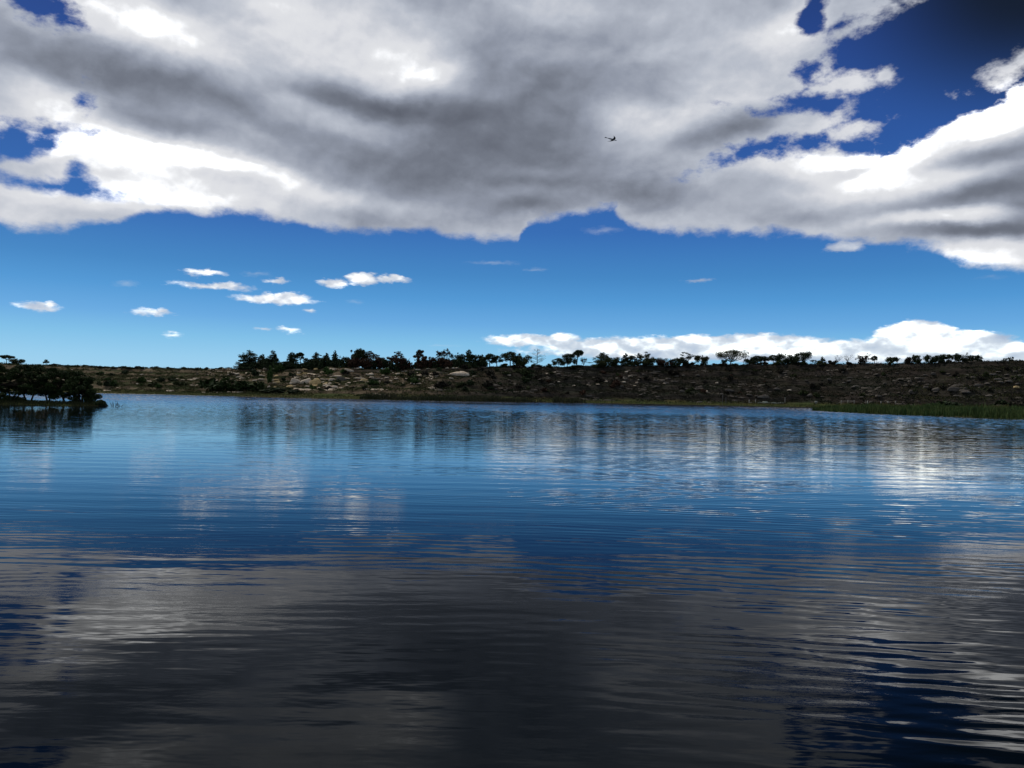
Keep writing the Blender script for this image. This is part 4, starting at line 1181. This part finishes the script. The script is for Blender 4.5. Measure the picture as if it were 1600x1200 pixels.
for lab, lst in _by.items():
    lst.sort(key=lambda q: q[0])
    n = len(lst)
    for i, (px, o) in enumerate(lst):
        o['label'] = lab if n == 1 else lab + ', ' + (('left of two', 'right of two')[i] if n == 2 else ('leftmost of three', 'middle of three', 'rightmost of three')[i] if n == 3 else ORD[min(i, 8)] + ' from left')
        if len(o['label'].split()) > 16: o['label'] = o['label'].replace('the slope', 'slope')
        if len(o['label'].split()) > 16: o['label'] = o['label'].replace(', straight below the', ', below').replace(' among rocks', '').replace('of the ', 'of ')

# ------------------------------------------------------------------ ground cover on the slope (uncountable)
def groundm(name, l1, l2, r1, r2):
    m, t = mat(name)
    g = t.n('NewGeometry')
    sp_ = t.n('SeparateXYZ'); t.l(g.outputs['Position'], sp_.inputs[0])
    f = t.noise(t.mapv(g.outputs['Position'], sc=(.08, .08, .2)), 1.0, 4, .6)
    f2 = t.noise(g.outputs['Position'], .9, 2, .6)
    ff = t.m('MULTIPLY_ADD', f2, .6, t.m('MULTIPLY', f, .6))
    a_ = t.mix(t.mr(ff, .5, .72), l1, l2)
    b_ = t.mix(t.mr(ff, .5, .72), r1, r2)
    zz_ = t.m('MULTIPLY_ADD', t.m('SUBTRACT', f, .5), 60.0, sp_.outputs[0])
    finish(t, t.mix(t.mr(zz_, -45, 5), a_, b_), .85, spec=.1)
    return m
def on_slope(n, seed, thr=0.0):
    rg = np.random.default_rng(seed)
    X = rg.uniform(-320, 235, n); T = rg.uniform(-.02, 1.08, n)
    Y = np.interp(X, HBX, HBY) + T * HW
    ok = vn(X, Y, 11, 9) + .6 * vn(X, Y, 4, 7) > thr
    X, Y = X[ok], Y[ok]
    return X, Y, height(X, Y), rg
X, Y_s, Z, rg = on_slope(36000, 5, -.30)
n = len(X); kk = 9
ctr = np.repeat(np.stack([X, Y_s, Z], 1), kk, 0)
sz = np.repeat(rg.uniform(.35, 1.25, n), kk)[:, None]
off = rg.normal(size=(n * kk, 3)) * np.array([.55, .5, .30]) * sz
off[:, 2] = np.abs(off[:, 2])
lv, lf = leaves(ctr + off, .42, .8, rg)
o = link_mesh('low_scrub', lv, lf, groundm('low_scrub', (.030, .042, .012), (.062, .054, .022), (.013, .017, .009), (.024, .021, .012)))
tag(o, 'low scrub covering the rocky slope, green at the left and burnt at the right', 'scrub', kind='stuff')
def stones(name, X, Y, Z, rg, m_, label):
    n = len(X)
    a = rg.uniform(.18, .75, n) * np.where(rg.uniform(0, 1, n) < .22, rg.uniform(2, 4.5, n), 1); b = rg.uniform(.15, .5, n); c = np.minimum(a * rg.uniform(.12, .38, n), .32); an = rg.uniform(-.5, .5, n)
    base = np.array([(-1, -1, -.6), (1, -.9, -.6), (.9, 1, -.6), (-1, .9, -.6), (-.8, -.75, 1), (.7, -.8, .8), (.75, .7, .9), (-.7, .8, 1.1)])
    v = np.empty((n, 8, 3))
    jit = rg.uniform(-.2, .2, (n, 8, 3))
    q = base[None] + jit
    x = q[:, :, 0] * a[:, None]; y = q[:, :, 1] * b[:, None]
    v[:, :, 0] = X[:, None] + x * np.cos(an)[:, None] - y * np.sin(an)[:, None]
    v[:, :, 1] = Y[:, None] + x * np.sin(an)[:, None] + y * np.cos(an)[:, None]
    v[:, :, 2] = Z[:, None] + q[:, :, 2] * c[:, None] + .12
    fb = np.array([(0, 1, 5, 4), (1, 2, 6, 5), (2, 3, 7, 6), (3, 0, 4, 7), (4, 5, 6, 7)])
    f = (fb[None] + (np.arange(n) * 8)[:, None, None]).reshape(-1, 4)
    o = link_mesh(name, v.reshape(-1, 3), f, m_)
    tag(o, label, 'stones', kind='stuff')
X, Y_s, Z, rg = on_slope(11000, 15, .12)
L = X + 25 * vn(X, Y_s, 20, 2) < -28
pk = L & (X > -150) | L & (rg.uniform(0, 1, len(X)) < .2)
stones('loose_stones', X[pk], Y_s[pk], Z[pk], rg, MT['sandstone'], 'pale broken stones littering the slope below the dense row of trees')
L = ~L & (rg.uniform(0, 1, len(X)) < .6)
stones('loose_stones', X[L], Y_s[L], Z[L], rg, MT['shadowed'], 'dull sooty stones littering the burnt slope to the right')  # cloud shadow over this slope is put into the stone colour

# ------------------------------------------------------------------ reeds and grass (uncountable)
def blades(name, pts, h0, h1, w_, m_, lean=.22, clump=0.0):
    n = len(pts)
    P = np.array(pts, float)
    hs = 1 + clump * (vn(P[:, 0], P[:, 1], 5, 5) * 1.6 + vn(P[:, 0], P[:, 1], 1.7, 6))
    an = rng.uniform(0, 6.28, n); hh = rng.uniform(h0, h1, n) * hs; ww = w_ * rng.uniform(.6, 1.4, n)
    dx, dy = np.cos(an) * ww, np.sin(an) * ww
    lx, ly = rng.normal(0, lean, n) * hh, rng.normal(0, lean, n) * hh
    z0 = P[:, 2] - .15
    v = np.empty((n, 4, 3))
    v[:, 0] = np.stack([P[:, 0] - dx, P[:, 1] - dy, z0], 1)
    v[:, 1] = np.stack([P[:, 0] + dx, P[:, 1] + dy, z0], 1)
    v[:, 2] = np.stack([P[:, 0] + lx * .5 + dx * .8, P[:, 1] + ly * .5 + dy * .8, z0 + hh * .7], 1)
    v[:, 3] = np.stack([P[:, 0] + lx, P[:, 1] + ly, z0 + hh], 1)
    return link_mesh(name, v.reshape(-1, 3), np.arange(n * 4).reshape(-1, 4), m_)

def scatter(n, x0, x1, y0, y1, smin, smax, keep=None):
    X = rng.uniform(x0, x1, n); Y = rng.uniform(y0, y1, n)
    s = -sdist(LAKE, X, Y)
    ok = (s > smin) & (s < smax)
    if keep is not None: ok &= keep(X, Y, s)
    X, Y = X[ok], Y[ok]
    return np.stack([X, Y, height(X, Y)], 1)

def grassm(name, a, b, tipc):
    m, t = mat(name)
    g = t.n('NewGeometry')
    f = t.noise(t.mapv(g.outputs['Position'], sc=(.12, .12, .0)), 1.0, 4, .6)
    c_ = t.mix(t.mr(f, .38, .62), a, b)
    f2 = t.noise(t.mapv(g.outputs['Position'], sc=(3, 3, .3)), 1.0, 2, .6)
    c_ = t.mix(t.mr(f2, .5, .72, 0, .7), c_, tipc)
    finish(t, c_, .75, spec=.15)
    return m
gm = grassm('shore_grass', (.040, .058, .014), (.075, .068, .022), (.12, .10, .04))
rm_ = grassm('green_reeds', (.028, .058, .014), (.052, .078, .021), (.085, .105, .036))
dm = grassm('dull_reeds', (.026, .034, .014), (.045, .045, .022), (.095, .085, .055))
# far shore
pts = scatter(120000, -240, 125, 285, 365, .1, 11)
o = blades('shore_grass', pts, .25, .75, .10, gm); tag(o, 'short yellow green grass along the far shoreline', 'grass', kind='stuff')
pts = scatter(60000, -62, 30, 292, 340, .0, 9, lambda X, Y, s: (s < (6 + 3 * vn(X, Y, 9, 3)) * np.clip((26 - X + 30 * vn(X, Y, 6, 2)) / 25, 0, 1) * np.clip((X + 60 + 20 * vn(X, Y, 6, 3)) / 15, 0, 1)))
o = blades('reed_bed', pts, .9, 2.2, .10, dm, .12, .5); tag(o, 'dull green reeds with pale tips along the middle of the far shore', 'reeds', kind='stuff')
# right spit
pts = scatter(240000, 72, 190, 105, 232, .0, 24, lambda X, Y, s: s < 5 + 16 * np.clip((210 - Y) / 50, 0, 1))
o = blades('reed_bed', pts, .5, 1.35, .06, rm_, .15, .7); tag(o, 'fresh green reeds and grass covering the low bank at the right', 'reeds', kind='stuff')
pts = scatter(60000, 75, 190, 105, 195, -.4, 3.0, lambda X, Y, s: vn(X, Y, 7, 6) > -.15)
o = blades('tall_reeds', pts, 1.2, 2.0, .07, rm_, .10, .6); tag(o, 'taller green reeds standing at the water edge of the right bank', 'reeds', kind='stuff')
pts = scatter(120000, 80, 240, 130, 330, 12, 90)
o = blades('bank_grass', pts, .3, .8, .09, gm, .2); tag(o, 'olive grass on the flat ground behind the right reeds', 'grass', kind='stuff')
# island
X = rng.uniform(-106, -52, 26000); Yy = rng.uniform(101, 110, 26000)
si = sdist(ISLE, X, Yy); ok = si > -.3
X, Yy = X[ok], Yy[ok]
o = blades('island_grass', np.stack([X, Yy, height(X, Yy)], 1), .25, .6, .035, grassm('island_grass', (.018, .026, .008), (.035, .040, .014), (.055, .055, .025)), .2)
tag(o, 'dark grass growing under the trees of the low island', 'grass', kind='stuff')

# ------------------------------------------------------------------ posts, fence, wall, box
def post(px, by, hpx, wm, mk, label, name='fence_post', cat='post', group=None, cap=None):
    p = hit(px, by)
    k = PXM(p.y); h = hpx * k
    root = empty(name, p, label, cat, group)
    tb = Tubes()
    tb.box(-wm, wm, -wm, wm, -.4, h); tb.build('pole' if cat == 'pole' else 'upright', MT[mk], root, False)
    tb = Tubes()
    c_ = cap or (wm * 1.25, .06)
    tb.box(-c_[0], c_[0], -c_[0], c_[0], h + .003, h + c_[1]); tb.build('cap', MT[mk], root, False)
    return root, p, h
post(1129, 633, 16, .045, 'darkpost', 'tall thin grey pole standing on the far shore grass', 'thin_pole', 'pole')
post(1134, 632, 11, .04, 'darkpost', 'shorter thin pole just right of the tall thin pole', 'thin_pole', 'pole')
post(1170.5, 630, 5.5, .13, 'post', 'left one of two short white posts left of the low pale wall')
post(1180.5, 630, 5.5, .13, 'post', 'right one of two short white posts left of the low pale wall')
post(1226.5, 631, 9, .07, 'post', 'single pale post with a small head at the right end of the low pale wall', cap=(.22, .18))
post(1355.5, 632, 6, .15, 'post', 'thick white post standing alone right of the railed fence')
post(1352.5, 632, 6, .05, 'darkpost', 'thin grey post touching the thick white post')
post(1376.5, 630.5, 3.6, .14, 'post', 'short white post, first to the right of the thick one')
post(1387.5, 630.5, 3.6, .14, 'post', 'short white post, second to the right of the thick one')
post(1399, 630.5, 3.2, .12, 'post', 'short white post, farthest to the right of the thick one')
# railed fence
pa, pb, pc = hit(1314.3, 631.5), hit(1324.8, 631.5), hit(1334.5, 631.5)
fr = empty('railed_fence', pa, 'short white fence of three posts joined by a rail and a slanting brace', 'fence')
k = PXM(pa.y)
for p, wm in ((pa, .10), (pb, .10), (pc, .08)):
    tb = Tubes(); q = p - pa
    tb.box(q.x - wm, q.x + wm, q.y - wm, q.y + wm, q.z - .4, q.z + 6 * k); tb.build('post', MT['post'], fr, False)
tb = Tubes(); q = pc - pa
tb.add([(0, -.15, 4.9 * k), (q.x, q.y - .15, q.z + 4.9 * k)], [.05, .05]); tb.build('rail', MT['post'], fr)
tb = Tubes(); q = pb - pa
tb.add([(q.x, q.y - .16, 3.0 * k + q.z), ((pc - pa).x * .95, q.y - .16, 4.0 * k + q.z)], [.05, .05]); tb.build('lower_rail', MT['post'], fr)
tb = Tubes()
tb.add([(-.02, -.12, 3.8 * k), (-8 * k, -.12, .2 * k)], [.04, .04]); tb.build('brace', MT['post'], fr)
# low wall
p0, p1 = hit(1183, 630), hit(1225, 630.5)
wr = empty('low_wall', p0, 'low pale greenish concrete wall at the foot of the dark slope', 'wall')
q = p1 - p0
tb = Tubes()
n = 14
for i in range(n):
    a, b_ = q * (i / n), q * ((i + 1) / n)
    zt = .42 + .12 * math.sin(i * 1.7)
    tb.box(a.x + .012, b_.x - .012, -.2 + a.y, .15 + a.y, min(a.z, b_.z) - .4, a.z + zt)
tb.build('wall', MT['wallgrey'], wr, False)
tb = Tubes(); tb.box(2.6, 4.4, -.3, .9, -.3, .85); tb.build('pump_block', MT['wallgrey'], wr, False)
# pale box on a stake
p = hit(1275, 631.5); k = PXM(p.y)
br = empty('meter_box', p, 'small pale square box on a short stake where the right bank begins', 'box')
tb = Tubes(); tb.box(-.08, .08, -.08, .08, -.3, 2 * k); tb.build('stake', MT['post'], br, False)
tb = Tubes(); tb.box(-2.0 * k, 2.0 * k, -.2, .2, 2 * k + .003, 4.8 * k); tb.build('case', MT['post'], br, False)

# ------------------------------------------------------------------ the bird in front of the clouds
def bird(px, py, dist, span, label):
    d = ray(px, py)
    c_ = Vector((0, 0, CAMZ)) + d * dist
    root = empty('bird', c_, label, 'bird')
    root.rotation_euler = (0, R(10), R(12))
    v, f = [], []
    prof = [(-.30, .008), (-.22, .030), (-.10, .052), (.04, .056), (.16, .040), (.24, .034), (.29, .022), (.33, .004)]
    k = 8
    for x, r in prof:
        for j in range(k):
            a = 2 * math.pi * j / k
            v.append((x * span, math.cos(a) * r * span, math.sin(a) * r * span * .85))
    for i in range(len(prof) - 1):
        for j in range(k):
            f.append((i * k + j, i * k + (j + 1) % k, (i + 1) * k + (j + 1) % k, (i + 1) * k + j))
    link_mesh('body', v, f, MT['bird'], root, True)
    for s_ in (-1, 1):
        tb = Tubes()
        pl = [(.08, .02), (.10, .20), (.04, .40), (-.08, .56)]; ch = [.17, .15, .11, .02]
        vv, ff = [], []
        for (x, y), c in zip(pl, ch):
            z = .03 * y
            for dx, dz in ((c * .5, 0), (0, .010), (-c * .5, 0), (0, -.008)):
                vv.append(((x + dx) * span, y * s_ * span, (z + dz) * span))
        for i in range(3):
            for j in range(4):
                q = (i * 4 + j, i * 4 + (j + 1) % 4, (i + 1) * 4 + (j + 1) % 4, (i + 1) * 4 + j)
                ff.append(q if s_ > 0 else q[::-1])
        link_mesh('wing', vv, ff, MT['bird'], root, True)
    vt = [(-.28 * span, -.02 * span, .006 * span), (-.28 * span, .02 * span, .006 * span), (-.46 * span, .07 * span, 0.004), (-.46 * span, -.07 * span, 0.004),
          (-.28 * span, -.02 * span, -.006 * span), (-.28 * span, .02 * span, -.006 * span), (-.46 * span, .07 * span, -.004), (-.46 * span, -.07 * span, -.004)]
    link_mesh('tail', vt, [(0, 1, 2, 3), (7, 6, 5, 4), (0, 3, 7, 4), (1, 5, 6, 2), (2, 6, 7, 3), (0, 4, 5, 1)], MT['bird'], root)
    return root
bird(956, 217.5, 30, .58, 'small dark bird gliding in front of the grey cloud')
